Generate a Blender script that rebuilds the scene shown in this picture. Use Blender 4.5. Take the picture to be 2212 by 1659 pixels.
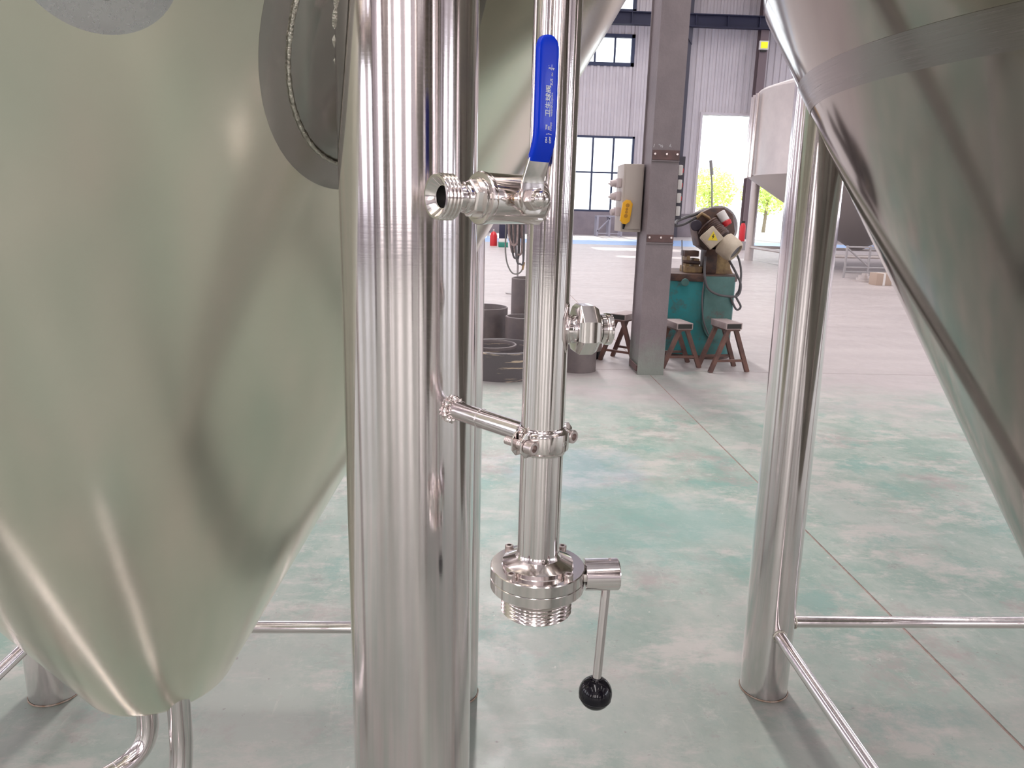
import bpy, bmesh, math, random
from mathutils import Vector, Matrix
from math import sin, cos, pi, radians, tan, atan2, hypot, sqrt
random.seed(7)
for o in list(bpy.data.objects): bpy.data.objects.remove(o)
C = bpy.context.scene.collection
S = bpy.context.scene

# ---------------------------------------------------------------- camera
CAMH = 1.09
AX = [(0.99907737, 0.01705395, 0.03941538), (-0.03443031, -0.23051969, 0.97245834), (0.02567028, -0.9729182, -0.22971984)]
FPX, CX, CY = 1575.0, 1106.0, 829.5
def at(px, py, Y):
    """world point at depth Y seen along a measured direction"""
    v = (px - CX, py - CY, FPX)
    w = [sum(a * b for a, b in zip(r, v)) for r in AX]
    k = Y / w[1]
    return Vector((w[0] * k, Y, w[2] * k + CAMH))
def onfloor(px, py, z=0.0):
    v = (px - CX, py - CY, FPX)
    w = [sum(a * b for a, b in zip(r, v)) for r in AX]
    k = (z - CAMH) / w[2]
    return Vector((w[0] * k, w[1] * k, z))
cd = bpy.data.cameras.new('camera'); cam = bpy.data.objects.new('camera', cd); C.objects.link(cam)
cd.sensor_width = 36.0; cd.lens = FPX / 2212 * 36; cd.clip_start = 0.02; cd.clip_end = 500
m = Matrix.Identity(4)
for i in range(3):
    m[i][0] = AX[i][0]; m[i][1] = -AX[i][1]; m[i][2] = -AX[i][2]
m[0][3], m[1][3], m[2][3] = 0, 0, CAMH
cam.matrix_world = m
S.camera = cam

# ---------------------------------------------------------------- world, sun, lights, exposure
S.view_settings.view_transform = 'Standard'; S.view_settings.look = 'None'
S.view_settings.exposure = 0.03; S.view_settings.gamma = 1.0; S.view_settings.use_curve_mapping = False
wd = bpy.data.worlds.new('sky'); S.world = wd; wd.use_nodes = True
bg = wd.node_tree.nodes['Background']; bg.inputs[0].default_value = (0.86, 0.93, 1.0, 1); bg.inputs[1].default_value = 2.6
def light(name, typ, loc, rot, energy, color=(1, 1, 1), **kw):
    l = bpy.data.lights.new(name, typ); l.energy = energy; l.color = color
    for k, v in kw.items(): setattr(l, k, v)
    o = bpy.data.objects.new(name, l); C.objects.link(o); o.location = loc; o.rotation_euler = rot
    return o
light('sun', 'SUN', (6, 60, 40), (radians(-60), 0, 0), 3.0, (1, .97, .9), angle=radians(0.6))
HALL_X0, HALL_X1, HALL_Y0, HALL_Y1, HALL_Z = -16.0, 26.0, -14.0, 40.0, 12.8
STRIPS = [(0.1, 6.4, 24.4, .5, 11.0), (0.1, 26, 38, .5, 3.0), (-8, -12, 38, 1.1, .65), (8.5, -12, 38, 1.1, .65), (16.5, -12, 38, 1.1, .6), (-1.6, -13, 0.6, 1.0, 2.0), (3.6, -13, -5.0, 1.1, .4)]  # strips over the aisle follow the leg shadows; all others are added fill
WPM = 21.0
for i, (x, y0, y1, w, k) in enumerate(STRIPS):
    light('skylight_and_fill_light', 'AREA', (x, (y0 + y1) / 2, HALL_Z - .25), (0, 0, 0), WPM * k * w * (y1 - y0), (1.0, .955, .95), shape='RECTANGLE', size=w, size_y=y1 - y0)
# added area lights along side and rear walls, for streaks in the steel
SIDE_FILL = [-10.5, -5.5, -.5, 4.5, 11.5, 18.5, 26, 33]
for y in SIDE_FILL:
    light('window_light', 'AREA', (HALL_X0 + .3, y, 3.6), (0, radians(-90), 0), 120, (.88, .91, 1), shape='RECTANGLE', size=4.2, size_y=2.6)
    light('window_light', 'AREA', (HALL_X1 - .3, y, 3.6), (0, radians(90), 0), 230, (.88, .91, 1), shape='RECTANGLE', size=4.2, size_y=2.6)
BACK_FILL = [-11.5, -6.5, -2.6, 1.6, 6.0, 11.0, 17.0]
for x in BACK_FILL:
    light('window_light', 'AREA', (x, HALL_Y0 + .3, 3.6), (radians(90), 0, 0), 190, (1, .93, .92), shape='RECTANGLE', size=1.9, size_y=4.4)
S.cycles.use_denoising = True
S.cycles.max_bounces = 8; S.cycles.diffuse_bounces = 3; S.cycles.glossy_bounces = 5; S.cycles.transparent_max_bounces = 12
S.cycles.sample_clamp_indirect = 6.0; S.cycles.caustics_reflective = False; S.cycles.caustics_refractive = False

# ---------------------------------------------------------------- materials
def mat(name, color=(.5, .5, .5), rough=.5, metal=0.0, **kw):
    m_ = bpy.data.materials.new(name); m_.use_nodes = True
    b = m_.node_tree.nodes['Principled BSDF']
    b.inputs['Base Color'].default_value = (*color, 1); b.inputs['Roughness'].default_value = rough
    b.inputs['Metallic'].default_value = metal
    for k, v in kw.items():
        if k == 'spec': b.inputs['Specular IOR Level'].default_value = v
        if k == 'coat': b.inputs['Coat Weight'].default_value = v; b.inputs['Coat Roughness'].default_value = kw.get('coatr', .1)
    return m_
def nodes(m_): return m_.node_tree.nodes, m_.node_tree.links, m_.node_tree.nodes['Principled BSDF']
def coords(m_, kind='Object', scale=(1, 1, 1), rot=(0, 0, 0)):
    n, l, b = nodes(m_)
    tc = n.new('ShaderNodeTexCoord'); mp = n.new('ShaderNodeMapping'); mp.inputs['Scale'].default_value = scale; mp.inputs['Rotation'].default_value = rot
    l.new(tc.outputs[kind], mp.inputs[0]); return mp.outputs[0]
def noise(m_, vec, scale=5, detail=4, rough=.6, lo=.3, hi=.7, out0=0.0, out1=1.0, dist=0.0):
    n, l, b = nodes(m_)
    t = n.new('ShaderNodeTexNoise'); t.inputs['Scale'].default_value = scale; t.inputs['Detail'].default_value = detail
    t.inputs['Roughness'].default_value = rough; t.inputs['Distortion'].default_value = dist
    l.new(vec, t.inputs['Vector'])
    r = n.new('ShaderNodeMapRange'); r.inputs[1].default_value = lo; r.inputs[2].default_value = hi
    r.inputs[3].default_value = out0; r.inputs[4].default_value = out1
    l.new(t.outputs['Fac'], r.inputs[0]); return r.outputs[0]
def mixc(m_, fac, a, b_):
    n, l, b = nodes(m_)
    x = n.new('ShaderNodeMix'); x.data_type = 'RGBA'
    for i, v in ((6, a), (7, b_)):
        if isinstance(v, tuple): x.inputs[i].default_value = (*v, 1)
        else: l.new(v, x.inputs[i])
    if isinstance(fac, float): x.inputs[0].default_value = fac
    else: l.new(fac, x.inputs[0])
    return x.outputs[2]
def bump(m_, h, strength=.2, dist=.002):
    n, l, b = nodes(m_)
    bp = n.new('ShaderNodeBump'); bp.inputs['Strength'].default_value = strength; bp.inputs['Distance'].default_value = dist
    l.new(h, bp.inputs['Height']); l.new(bp.outputs[0], b.inputs['Normal'])
def mottled(name, c1, c2, scale=6, rough=.6, metal=0.0, lo=.35, hi=.65, bs=0.0, bscale=80, c3=None):
    m_ = mat(name, c1, rough, metal); n, l, b = nodes(m_); v = coords(m_)
    col = mixc(m_, noise(m_, v, scale, 5, .65, lo, hi), c1, c2)
    if c3: col = mixc(m_, noise(m_, v, scale * 2.7, 6, .7, .55, .72), col, c3)
    l.new(col, b.inputs['Base Color'])
    if bs: bump(m_, noise(m_, v, bscale, 3, .6, .2, .8), bs, .003)
    return m_
def steel(name, color=(.66, .635, .62), rough=.2, aniso=0.0, scratch=(9, 9, 420), var=.08, axis='Z', bstr=.012, radial=True, dark=.9):
    m_ = mat(name, color, rough, 1.0); n, l, b = nodes(m_)
    v = coords(m_, scale=scratch)
    r = noise(m_, v, 3, 4, .6, .25, .75, max(.03, rough - var), rough + var); l.new(r, b.inputs['Roughness'])
    v2 = coords(m_, scale=(1, 1, 1))
    col = mixc(m_, noise(m_, v2, 9, 5, .65, .3, .75), color, tuple(c * dark for c in color)); l.new(col, b.inputs['Base Color'])
    if bstr: bump(m_, noise(m_, v, 3, 3, .6, .2, .8), bstr, .001)
    if aniso:
        b.inputs['Anisotropic'].default_value = aniso
        if radial:
            t = n.new('ShaderNodeTangent'); t.direction_type = 'RADIAL'; t.axis = axis; l.new(t.outputs[0], b.inputs['Tangent'])
            b.inputs['Anisotropic Rotation'].default_value = 0.25
    return m_
STEEL = {}
M_leg = steel('brushed_steel_pipe', (.82, .765, .765), .12, .75, var=.025)
M_pipe = steel('polished_steel_pipe', (.84, .79, .785), .08, .6, var=.015)
M_brace = steel('steel_tube', (.82, .77, .77), .14, 0, scratch=(30, 30, 30))
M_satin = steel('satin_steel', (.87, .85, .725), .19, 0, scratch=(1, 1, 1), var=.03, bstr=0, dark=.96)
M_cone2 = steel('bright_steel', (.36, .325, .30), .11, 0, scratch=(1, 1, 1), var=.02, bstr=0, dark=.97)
M_band = steel('brushed_weld_band', (.33, .30, .295), .22, 0, scratch=(4, 4, 300), var=.08)
M_polish = steel('ground_steel', (.72, .71, .73), .26, 0, scratch=(60, 60, 60), var=.08, bstr=.06)
M_ringst = steel('ground_ring_steel', (.46, .44, .41), .26, 0, scratch=(5, 5, 5), var=.02, bstr=0, dark=.95)
M_turned = steel('turned_steel', (.86, .81, .79), .12, 0, scratch=(40, 40, 40), var=.04, bstr=.01)
M_cast = steel('cast_steel', (.84, .78, .76), .12, 0, scratch=(25, 25, 25), var=.06, bstr=.04)
M_screw = steel('screw_steel', (.66, .58, .56), .33, 0, scratch=(60, 60, 60), var=.06)
M_weld = mottled('weld_bead', (.74, .72, .63), (.45, .42, .36), 120, .35, 1.0, .35, .7, .6, 300)
M_bore = mat('dark_bore', (.03, .027, .025), .5, .3)
M_blue = mat('blue_vinyl', (.002, .048, .78), .25, 0, spec=.22, coat=.12, coatr=.08)
M_white = mat('white_print', (.92, .94, .98), .5)
M_black = mat('black_knob', (.006, .005, .009), .10, 0, spec=.35)
M_engr = mat('engraving', (.8, .8, .76), .6)

# floor
M_floor = mat('worn_green_floor', (.4, .5, .45), .42); n_, l_, b_ = nodes(M_floor)
tcf = n_.new('ShaderNodeNewGeometry').outputs['Position']
def mapn(vec, scale, loc=(0, 0, 0), rot=(0, 0, 0)):
    mp = n_.new('ShaderNodeMapping'); mp.inputs['Scale'].default_value = scale; mp.inputs['Location'].default_value = loc
    mp.inputs['Rotation'].default_value = rot
    l_.new(vec, mp.inputs[0]); return mp.outputs[0]
green = mixc(M_floor, noise(M_floor, mapn(tcf, (1.3, 1, 1), rot=(0, 0, .5)), 1.8, 12, .72, .40, .58), (.215, .315, .26), (.375, .42, .37))
green = mixc(M_floor, noise(M_floor, mapn(tcf, (1, 1.8, 1), (3, 5, 0)), 2.6, 12, .76, .50, .60, 0, .85), green, (.50, .47, .43))
green = mixc(M_floor, noise(M_floor, mapn(tcf, (1, 1, 1), (8, 2, 0)), 2.6, 12, .74, .54, .63, 0, .75), green, (.15, .315, .265))
green = mixc(M_floor, noise(M_floor, mapn(tcf, (1, 1, 1), (1, 9, 0)), 2.2, 12, .76, .54, .64, 0, .7), green, (.34, .27, .255))
green = mixc(M_floor, noise(M_floor, mapn(tcf, (1, 1, 1), (12, 7, 0)), 6.5, 10, .8, .58, .66, 0, .6), green, (.25, .225, .21))
green = mixc(M_floor, noise(M_floor, mapn(tcf, (1, 1, 1), (4, 17, 0)), 11, 10, .8, .56, .66, 0, .5), green, (.56, .55, .50))
green = mixc(M_floor, noise(M_floor, mapn(tcf, (1, 1, 1), (2, 3, 0)), 38, 3, .6, .68, .74, 0, .7), green, (.17, .14, .13))
green = mixc(M_floor, noise(M_floor, mapn(tcf, (1, 1, 1), (6, 1, 0)), 30, 3, .6, .70, .75, 0, .6), green, (.70, .68, .62))
# pale scuffs
green = mixc(M_floor, noise(M_floor, mapn(tcf, (14, 2, 1), (0, 0, 0), (0, 0, .8)), 2.2, 8, .75, .60, .70, 0, .4), green, (.58, .58, .50))
green = mixc(M_floor, noise(M_floor, mapn(tcf, (3, 12, 1), (5, 0, 0), (0, 0, .35)), 2.0, 8, .75, .58, .68, 0, .4), green, (.54, .55, .49))
# bluish patch in the aisle
def blob(cx_, cy_, rx, ry, amp=.35):
    sx = n_.new('ShaderNodeMapping'); sx.inputs['Location'].default_value = (-cx_ / rx, -cy_ / ry, 0); sx.inputs['Scale'].default_value = (1 / rx, 1 / ry, 0)
    l_.new(tcf, sx.inputs[0])
    ln = n_.new('ShaderNodeVectorMath'); ln.operation = 'LENGTH'; l_.new(sx.outputs[0], ln.inputs[0])
    ad = n_.new('ShaderNodeMath'); ad.operation = 'ADD'; l_.new(ln.outputs['Value'], ad.inputs[0])
    nn = noise(M_floor, mapn(tcf, (1, 1, 1), (cx_, 4, 0)), 5, 5, .7, .2, .8, -amp, amp); l_.new(nn, ad.inputs[1])
    mr = n_.new('ShaderNodeMapRange'); mr.inputs[1].default_value = .5; mr.inputs[2].default_value = 1.1; mr.inputs[3].default_value = 1; mr.inputs[4].default_value = 0
    l_.new(ad.outputs[0], mr.inputs[0]); return mr.outputs[0]
def scaled(f, k):
    q = n_.new('ShaderNodeMath'); q.operation = 'MULTIPLY'; q.inputs[1].default_value = k; l_.new(f, q.inputs[0]); return q.outputs[0]
green = mixc(M_floor, scaled(blob(.40, 3.0, .34, .38, .6), .35), green, (.27, .40, .50))
green = mixc(M_floor, scaled(blob(.55, 2.45, .6, .35, .6), .5), green, (.20, .37, .33))
# pinkish dust further off
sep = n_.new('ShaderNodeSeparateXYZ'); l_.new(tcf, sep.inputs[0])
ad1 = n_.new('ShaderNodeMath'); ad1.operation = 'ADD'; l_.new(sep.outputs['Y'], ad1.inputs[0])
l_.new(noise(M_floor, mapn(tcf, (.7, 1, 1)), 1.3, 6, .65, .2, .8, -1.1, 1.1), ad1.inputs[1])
def ramp(src, a, b2):
    mr = n_.new('ShaderNodeMapRange'); mr.inputs[1].default_value = a; mr.inputs[2].default_value = b2; l_.new(src, mr.inputs[0]); return mr.outputs[0]
dust = mixc(M_floor, noise(M_floor, mapn(tcf, (.4, 1.6, 1)), 1.1, 6, .6, .35, .65), (.47, .42, .415), (.39, .345, .345))
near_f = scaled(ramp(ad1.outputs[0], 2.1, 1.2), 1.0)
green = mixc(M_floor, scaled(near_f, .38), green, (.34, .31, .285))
col = mixc(M_floor, ramp(ad1.outputs[0], 3.7, 5.0), green, dust)
# painted blue lane near the far wall
lane = n_.new('ShaderNodeMath'); lane.operation = 'COMPARE'; l_.new(sep.outputs['Y'], lane.inputs[0]); lane.inputs[1].default_value = 30.5; lane.inputs[2].default_value = 3.2
col = mixc(M_floor, scaled(lane.outputs[0], .75), col, (.20, .42, .80))
l_.new(col, b_.inputs['Base Color'])
l_.new(noise(M_floor, mapn(tcf, (1, 1, 1), (4, 4, 0)), 7, 6, .7, .3, .7, .30, .55), b_.inputs['Roughness'])
M_joint = mottled('joint_dirt', (.24, .15, .13), (.46, .34, .30), 30, .9, 0, .3, .7)
M_wall = mottled('wall_sheet', (.66, .60, .62), (.60, .545, .57), .8, .55)
M_brick = mottled('plaster_dado', (.30, .26, .29), (.24, .21, .24), 1.5, .8)
M_ceil = mat('roof_sheet', (.60, .58, .59), .7)
M_frame = mat('dark_window_frame', (.03, .04, .09), .5)
M_navy = mat('navy_beam', (.014, .014, .042), .6)
M_glass = bpy.data.materials.new('window_glass'); M_glass.use_nodes = True
g_n, g_l = M_glass.node_tree.nodes, M_glass.node_tree.links
for x in list(g_n):
    if x.type == 'BSDF_PRINCIPLED': g_n.remove(x)
tr = g_n.new('ShaderNodeBsdfTransparent'); gl = g_n.new('ShaderNodeBsdfGlossy'); gl.inputs['Roughness'].default_value = .02
mx = g_n.new('ShaderNodeMixShader'); mx.inputs[0].default_value = .06
g_l.new(tr.outputs[0], mx.inputs[1]); g_l.new(gl.outputs[0], mx.inputs[2]); g_l.new(mx.outputs[0], g_n['Material Output'].inputs[0])
def emis(name, color, strength):
    m_ = mat(name, color, .6); b = m_.node_tree.nodes['Principled BSDF']
    b.inputs['Emission Color'].default_value = (*color, 1); b.inputs['Emission Strength'].default_value = strength; return m_
M_skyl = emis('skylight_and_fill_sheet', (1, .97, .96), 1.6)
M_col = mottled('grey_column_paint', (.245, .20, .21), (.19, .155, .165), 3, .55, 0, .35, .65, .5, 60)
M_rustplate = mottled('rusty_plate', (.16, .085, .08), (.10, .06, .06), 12, .6)
M_conc = mat('yard_concrete', (.75, .73, .68), .9)
M_leafy = mottled('sunlit_leaves', (.62, .78, .18), (.78, .86, .30), 3, .6)
M_bark = mat('bark', (.25, .2, .15), .9)

# ---------------------------------------------------------------- mesh helpers
def frame(d, up=None):
    d = Vector(d).normalized()
    u = Vector(up) if up else (Vector((0, 0, 1)) if abs(d.z) < .95 else Vector((1, 0, 0)))
    x = u.cross(d).normalized(); y = d.cross(x)
    return Matrix((x, y, d)).transposed().to_4x4()
class G:
    def __init__(s): s.bm = bmesh.new()
    def rev(s, prof, M=None, seg=32, close=False, rot=0.0):
        bm = s.bm; M = M or Matrix(); rings = []
        for r, z in prof:
            if abs(r) < 1e-9: rings.append([bm.verts.new(M @ Vector((0, 0, z)))])
            else: rings.append([bm.verts.new(M @ Vector((r * cos(rot + 2 * pi * i / seg), r * sin(rot + 2 * pi * i / seg), z))) for i in range(seg)])
        prs = list(zip(rings, rings[1:]))
        if close: prs.append((rings[-1], rings[0]))
        for a, b in prs:
            for i in range(seg):
                j = (i + 1) % seg
                q = [a[i % len(a)], a[j % len(a)], b[j % len(b)], b[i % len(b)]]
                u = []
                for w in q:
                    if w not in u: u.append(w)
                if len(u) > 2:
                    try: bm.faces.new(u)
                    except ValueError: pass
        return s
    def cyl(s, a, b, r, r2=None, seg=24, cap=True, up=None, rot=0.0, bev=0.0):
        a, b = Vector(a), Vector(b); L = (b - a).length; r2 = r if r2 is None else r2
        M = Matrix.Translation(a) @ frame(b - a, up)
        if bev: p = [(0, 0), (r - bev, 0), (r, bev), (r2, L - bev), (r2 - bev, L), (0, L)]
        else: p = ([(0, 0)] if cap else []) + [(r, 0), (r2, L)] + ([(0, L)] if cap else [])
        return s.rev(p, M, seg, rot=rot)
    def tube(s, pts, r, seg=10, cap=True, closed=False, rs=None):
        bm = s.bm; pts = [Vector(p) for p in pts]; n = len(pts); rings = []; X = None
        for i, p in enumerate(pts):
            if closed: t = pts[(i + 1) % n] - pts[i - 1]
            else: t = pts[min(i + 1, n - 1)] - pts[max(i - 1, 0)]
            t.normalize()
            if X is None: X = frame(t).col[0].xyz
            X = (X - t * X.dot(t)).normalized(); Yv = t.cross(X); rr = rs[i] if rs else r
            rings.append([bm.verts.new(p + (X * cos(2 * pi * k / seg) + Yv * sin(2 * pi * k / seg)) * rr) for k in range(seg)])
        prs = list(zip(rings, rings[1:]))
        if closed: prs.append((rings[-1], rings[0]))
        for a, b in prs:
            for k in range(seg):
                bm.faces.new([a[k], a[(k + 1) % seg], b[(k + 1) % seg], b[k]])
        if cap and not closed: bm.faces.new(rings[0][::-1]); bm.faces.new(rings[-1])
        return s
    def box(s, c, sz, M=None, bev=0.0):
        M = M or Matrix()
        v = [s.bm.verts.new(M @ (Vector(c) + Vector((sx * sz[0] / 2, sy * sz[1] / 2, sz_ * sz[2] / 2)))) for sx in (-1, 1) for sy in (-1, 1) for sz_ in (-1, 1)]
        fs = [s.bm.faces.new([v[i] for i in f]) for f in ((0, 1, 3, 2), (4, 6, 7, 5), (0, 4, 5, 1), (2, 3, 7, 6), (0, 2, 6, 4), (1, 5, 7, 3))]
        if bev:
            es = {e for f in fs for e in f.edges}
            bmesh.ops.bevel(s.bm, geom=list(es), offset=bev, segments=2, affect='EDGES', profile=.6)
        return s
    def box2(s, lo, hi, bev=0.0):
        lo, hi = Vector(lo), Vector(hi)
        return s.box((lo + hi) / 2, [abs(q) for q in (hi - lo)], None, bev)
    def bar(s, a, b, w, h, up=(0, 0, 1)):
        a, b = Vector(a), Vector(b); M = Matrix.Translation(a) @ frame(b - a, up); L = (b - a).length
        return s.box((0, 0, L / 2), (w, h, L), M)
    def prism(s, pts, d, M=None):
        """polygon (x,y) extruded along local z from 0 to d"""
        M = M or Matrix()
        a = [s.bm.verts.new(M @ Vector((x, y, 0))) for x, y in pts]; b = [s.bm.verts.new(M @ Vector((x, y, d))) for x, y in pts]
        s.bm.faces.new(a[::-1]); s.bm.faces.new(b)
        for i in range(len(a)):
            j = (i + 1) % len(a); s.bm.faces.new([a[i], a[j], b[j], b[i]])
        return s
    def strip(s, path, w, th, wdir):
        """flat strip following a path; wdir its width direction"""
        pts = [Vector(p) for p in path]; w_ = Vector(wdir).normalized(); rings = []; n = len(pts)
        for i, p in enumerate(pts):
            t = (pts[min(i + 1, n - 1)] - pts[max(i - 1, 0)]).normalized(); nrm = t.cross(w_).normalized()
            ww = w[i] if isinstance(w, (list, tuple)) else w
            rings.append([s.bm.verts.new(p + w_ * a * ww / 2 + nrm * b * th / 2) for a, b in ((-1, -1), (1, -1), (1, 1), (-1, 1))])
        for a, b in zip(rings, rings[1:]):
            for k in range(4): s.bm.faces.new([a[k], a[(k + 1) % 4], b[(k + 1) % 4], b[k]])
        s.bm.faces.new(rings[0][::-1]); s.bm.faces.new(rings[-1]); return s
    def build(s, name, material, parent=None, angle=32, world=True, bevel=0.0):
        me = bpy.data.meshes.new(name)
        if bevel:
            bmesh.ops.recalc_face_normals(s.bm, faces=s.bm.faces)
            es = [e for e in s.bm.edges if len(e.link_faces) == 2 and e.calc_face_angle(0) > radians(50)]
            bmesh.ops.bevel(s.bm, geom=es, offset=bevel, segments=2, affect='EDGES', profile=.6)
        if parent is not None and world:
            off = Vector(parent.location)
            pp = parent.parent
            while pp is not None: off = off + Vector(pp.location); pp = pp.parent
            s.bm.transform(Matrix.Translation(-off))
        bmesh.ops.recalc_face_normals(s.bm, faces=s.bm.faces)
        s.bm.to_mesh(me); s.bm.free()
        for p in me.polygons: p.use_smooth = True
        me.set_sharp_from_angle(angle=radians(angle))
        me.materials.append(material)
        o = bpy.data.objects.new(name, me); C.objects.link(o); o.parent = parent
        return o
def tag(o, label=None, cat=None, group=None, kind=None):
    for k, v in (('label', label), ('category', cat), ('group', group), ('kind', kind)):
        if v: o[k] = v
    return o
def thing(name, label, cat, loc=(0, 0, 0), group=None):
    o = bpy.data.objects.new(name, None); C.objects.link(o); o.location = loc; o.empty_display_size = .1
    return tag(o, label, cat, group)
def structure(name, loc=(0, 0, 0)):
    o = bpy.data.objects.new(name, None); C.objects.link(o); o.location = loc; o['kind'] = 'structure'; return o
def copy_tree(o, loc=None, rz=None, parent=None, scale=None):
    c = o.copy(); C.objects.link(c)
    if parent is not None: c.parent = parent
    if loc is not None: c.location = loc
    if rz is not None: c.rotation_euler = (0, 0, rz)
    if scale is not None: c.scale = scale
    for ch in list(o.children): copy_tree(ch, parent=c)
    return c

# ================================================================ SETTING
# floor: concrete slabs with sawn joints
floor = structure('floor')
G().box2((HALL_X0, HALL_Y0, -.3), (HALL_X1, HALL_Y1, -.0015)).build('joint_bed', M_joint, floor)
XS = [HALL_X0, -10.83, -4.83, 1.17, 7.17, 13.17, 19.17, HALL_X1]; YS = [HALL_Y0, -6.88, -.9, 5.12, 11.12, 17.12, 23.12, 29.12, 35.12, HALL_Y1]
J = .0038
for i in range(len(XS) - 1):
    for j in range(len(YS) - 1):
        G().box2((XS[i] + J, YS[j] + J, -.0014), (XS[i + 1] - J, YS[j + 1] - J, 0)).build('floor_slab', M_floor, floor)
# yard outside
yard = structure('ground'); G().box2((-30, HALL_Y1 + .3, -.3), (60, 110, -.02)).build('yard_slab', M_conc, yard)

def ribbed(lo, hi, thick=.06, pitch=.30, name='sheet_panel', parent=None, axis='x', m=None):
    """profiled sheet with real ribs on its inner face (towards -normal)"""
    g = G(); L = (hi[0] - lo[0]); n = max(1, int(round(L / pitch)))
    return n
# far wall with openings: built from ribbed strips
wall_f = structure('wall_far')
WY = HALL_Y1
def sheet_y(x0, x1, z0, z1, parent, y=WY, sgn=-1, pitch=.36, m=None):
    """profiled sheet as one panel standing at y, ribs facing sgn*y"""
    if x1 - x0 < .02 or z1 - z0 < .02: return
    n = max(1, int(round((x1 - x0) / pitch))); p = (x1 - x0) / n; g = G(); prof = []
    for i in range(n):
        a = x0 + i * p
        prof += [(a, 0), (a + p * .42, 0), (a + p * .52, .06), (a + p * .88, .06), (a + p * .98, 0)]
    prof.append((x1, 0))
    bm = g.bm; lo = [bm.verts.new((x, y + sgn * d, z0)) for x, d in prof]; hi = [bm.verts.new((x, y + sgn * d, z1)) for x, d in prof]
    for i in range(len(prof) - 1): bm.faces.new([lo[i], lo[i + 1], hi[i + 1], hi[i]])
    bk = [bm.verts.new(v) for v in ((x0, y + .12, z0), (x1, y + .12, z0), (x1, y + .12, z1), (x0, y + .12, z1))]
    bm.faces.new(bk); bm.faces.new([lo[0], hi[0], bk[3], bk[0]]); bm.faces.new([lo[-1], bk[1], bk[2], hi[-1]])
    bm.faces.new([hi[0]] + hi[1:] + [bk[2], bk[3]]); bm.faces.new(lo[::-1] + [bk[0], bk[1]])
    return g.build('sheet_panel', m or M_wall, parent, angle=20)
def sheet_bay(x0, x1, z0, z1, parent, **k):
    w = 1.45; n = max(1, int(round((x1 - x0) / w)))
    for i in range(n): sheet_y(x0 + (x1 - x0) * i / n, x0 + (x1 - x0) * (i + 1) / n, z0, z1, parent, **k)
DADO = 1.22
# openings: (x0,x1,z0,z1)
LOWWIN = [(4.0 - 7.6 * k - 3.9, 7.72 - 7.6 * k, DADO, 5.08) for k in range(3)]
UPWIN = [(5.3 - 7.6 * k - 1.9, 7.44 - 7.6 * k, 8.50, 10.02) for k in range(3)]
TOPWIN = [(5.3 - 7.6 * k - 1.9, 7.40 - 7.6 * k, 11.02, 12.2) for k in range(3)]
DOOR = (11.2, 16.6, 0, 6.28)
xs_ = sorted({HALL_X0, HALL_X1, DOOR[0], DOOR[1]} | {v for w in LOWWIN + UPWIN + TOPWIN for v in w[:2]})
for a, b in zip(xs_, xs_[1:]):
    mid = (a + b) / 2; holes = sorted([(w[2], w[3]) for w in LOWWIN + UPWIN + TOPWIN + [DOOR] if w[0] < mid < w[1]])
    z = DADO if not (DOOR[0] < mid < DOOR[1]) else 0
    for h0, h1 in holes:
        if h0 > z: sheet_bay(a, b, z, h0, wall_f)
        z = max(z, h1)
    sheet_bay(a, b, z, HALL_Z, wall_f)
G().box2((HALL_X0, WY - .12, 0), (DOOR[0], WY + .12, DADO)).build('dado', M_brick, wall_f)
G().box2((DOOR[1], WY - .12, 0), (HALL_X1, WY + .12, DADO)).build('dado', M_brick, wall_f)
wi = 0
for (x0, x1, z0, z1) in LOWWIN + UPWIN + TOPWIN:
    wi += 1; w = structure('window_%d' % wi, ((x0 + x1) / 2, WY, z0)); big = z1 - z0 > 3
    fw = .10 if big else .17
    g = G()
    for lo, hi in (((x0, z0), (x0 + fw, z1)), ((x1 - fw, z0), (x1, z1)), ((x0, z1 - fw), (x1, z1)), ((x0, z0), (x1, z0 + fw))):
        g.box2((lo[0], WY - .10, lo[1]), (hi[0], WY + .08, hi[1]))
    g.build('window_frame', M_frame, w)
    nm = 7 if big else 4
    xsm = [x0 + (x1 - x0) * k / nm for k in range(1, nm)]
    for x in xsm: G().box2((x - .045, WY - .07, z0), (x + .045, WY + .05, z1)).build('mullion', M_frame, w)
    if big: G().box2((x0, WY - .06, 3.20), (x1, WY + .04, 3.28)).build('transom', M_frame, w)
    zz = [z0, 3.24, z1] if big else [z0, z1]; xx = [x0] + xsm + [x1]
    for a, b in zip(xx, xx[1:]):
        for c, d in zip(zz, zz[1:]): G().box2((a, WY - .006, c), (b, WY + .006, d)).build('pane', M_glass, w)
# roll-up door opening frame
dr = structure('door_1', (DOOR[0], WY, 0))
for a, b in (((DOOR[0] - .12, WY - .16, 0), (DOOR[0], WY + .14, 6.4)), ((DOOR[1], WY - .16, 0), (DOOR[1] + .12, WY + .14, 6.4)), ((DOOR[0], WY - .16, 6.28), (DOOR[1], WY + .14, 6.4))):
    G().box2(a, b).build('door_jamb', M_wall, dr)
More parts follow.
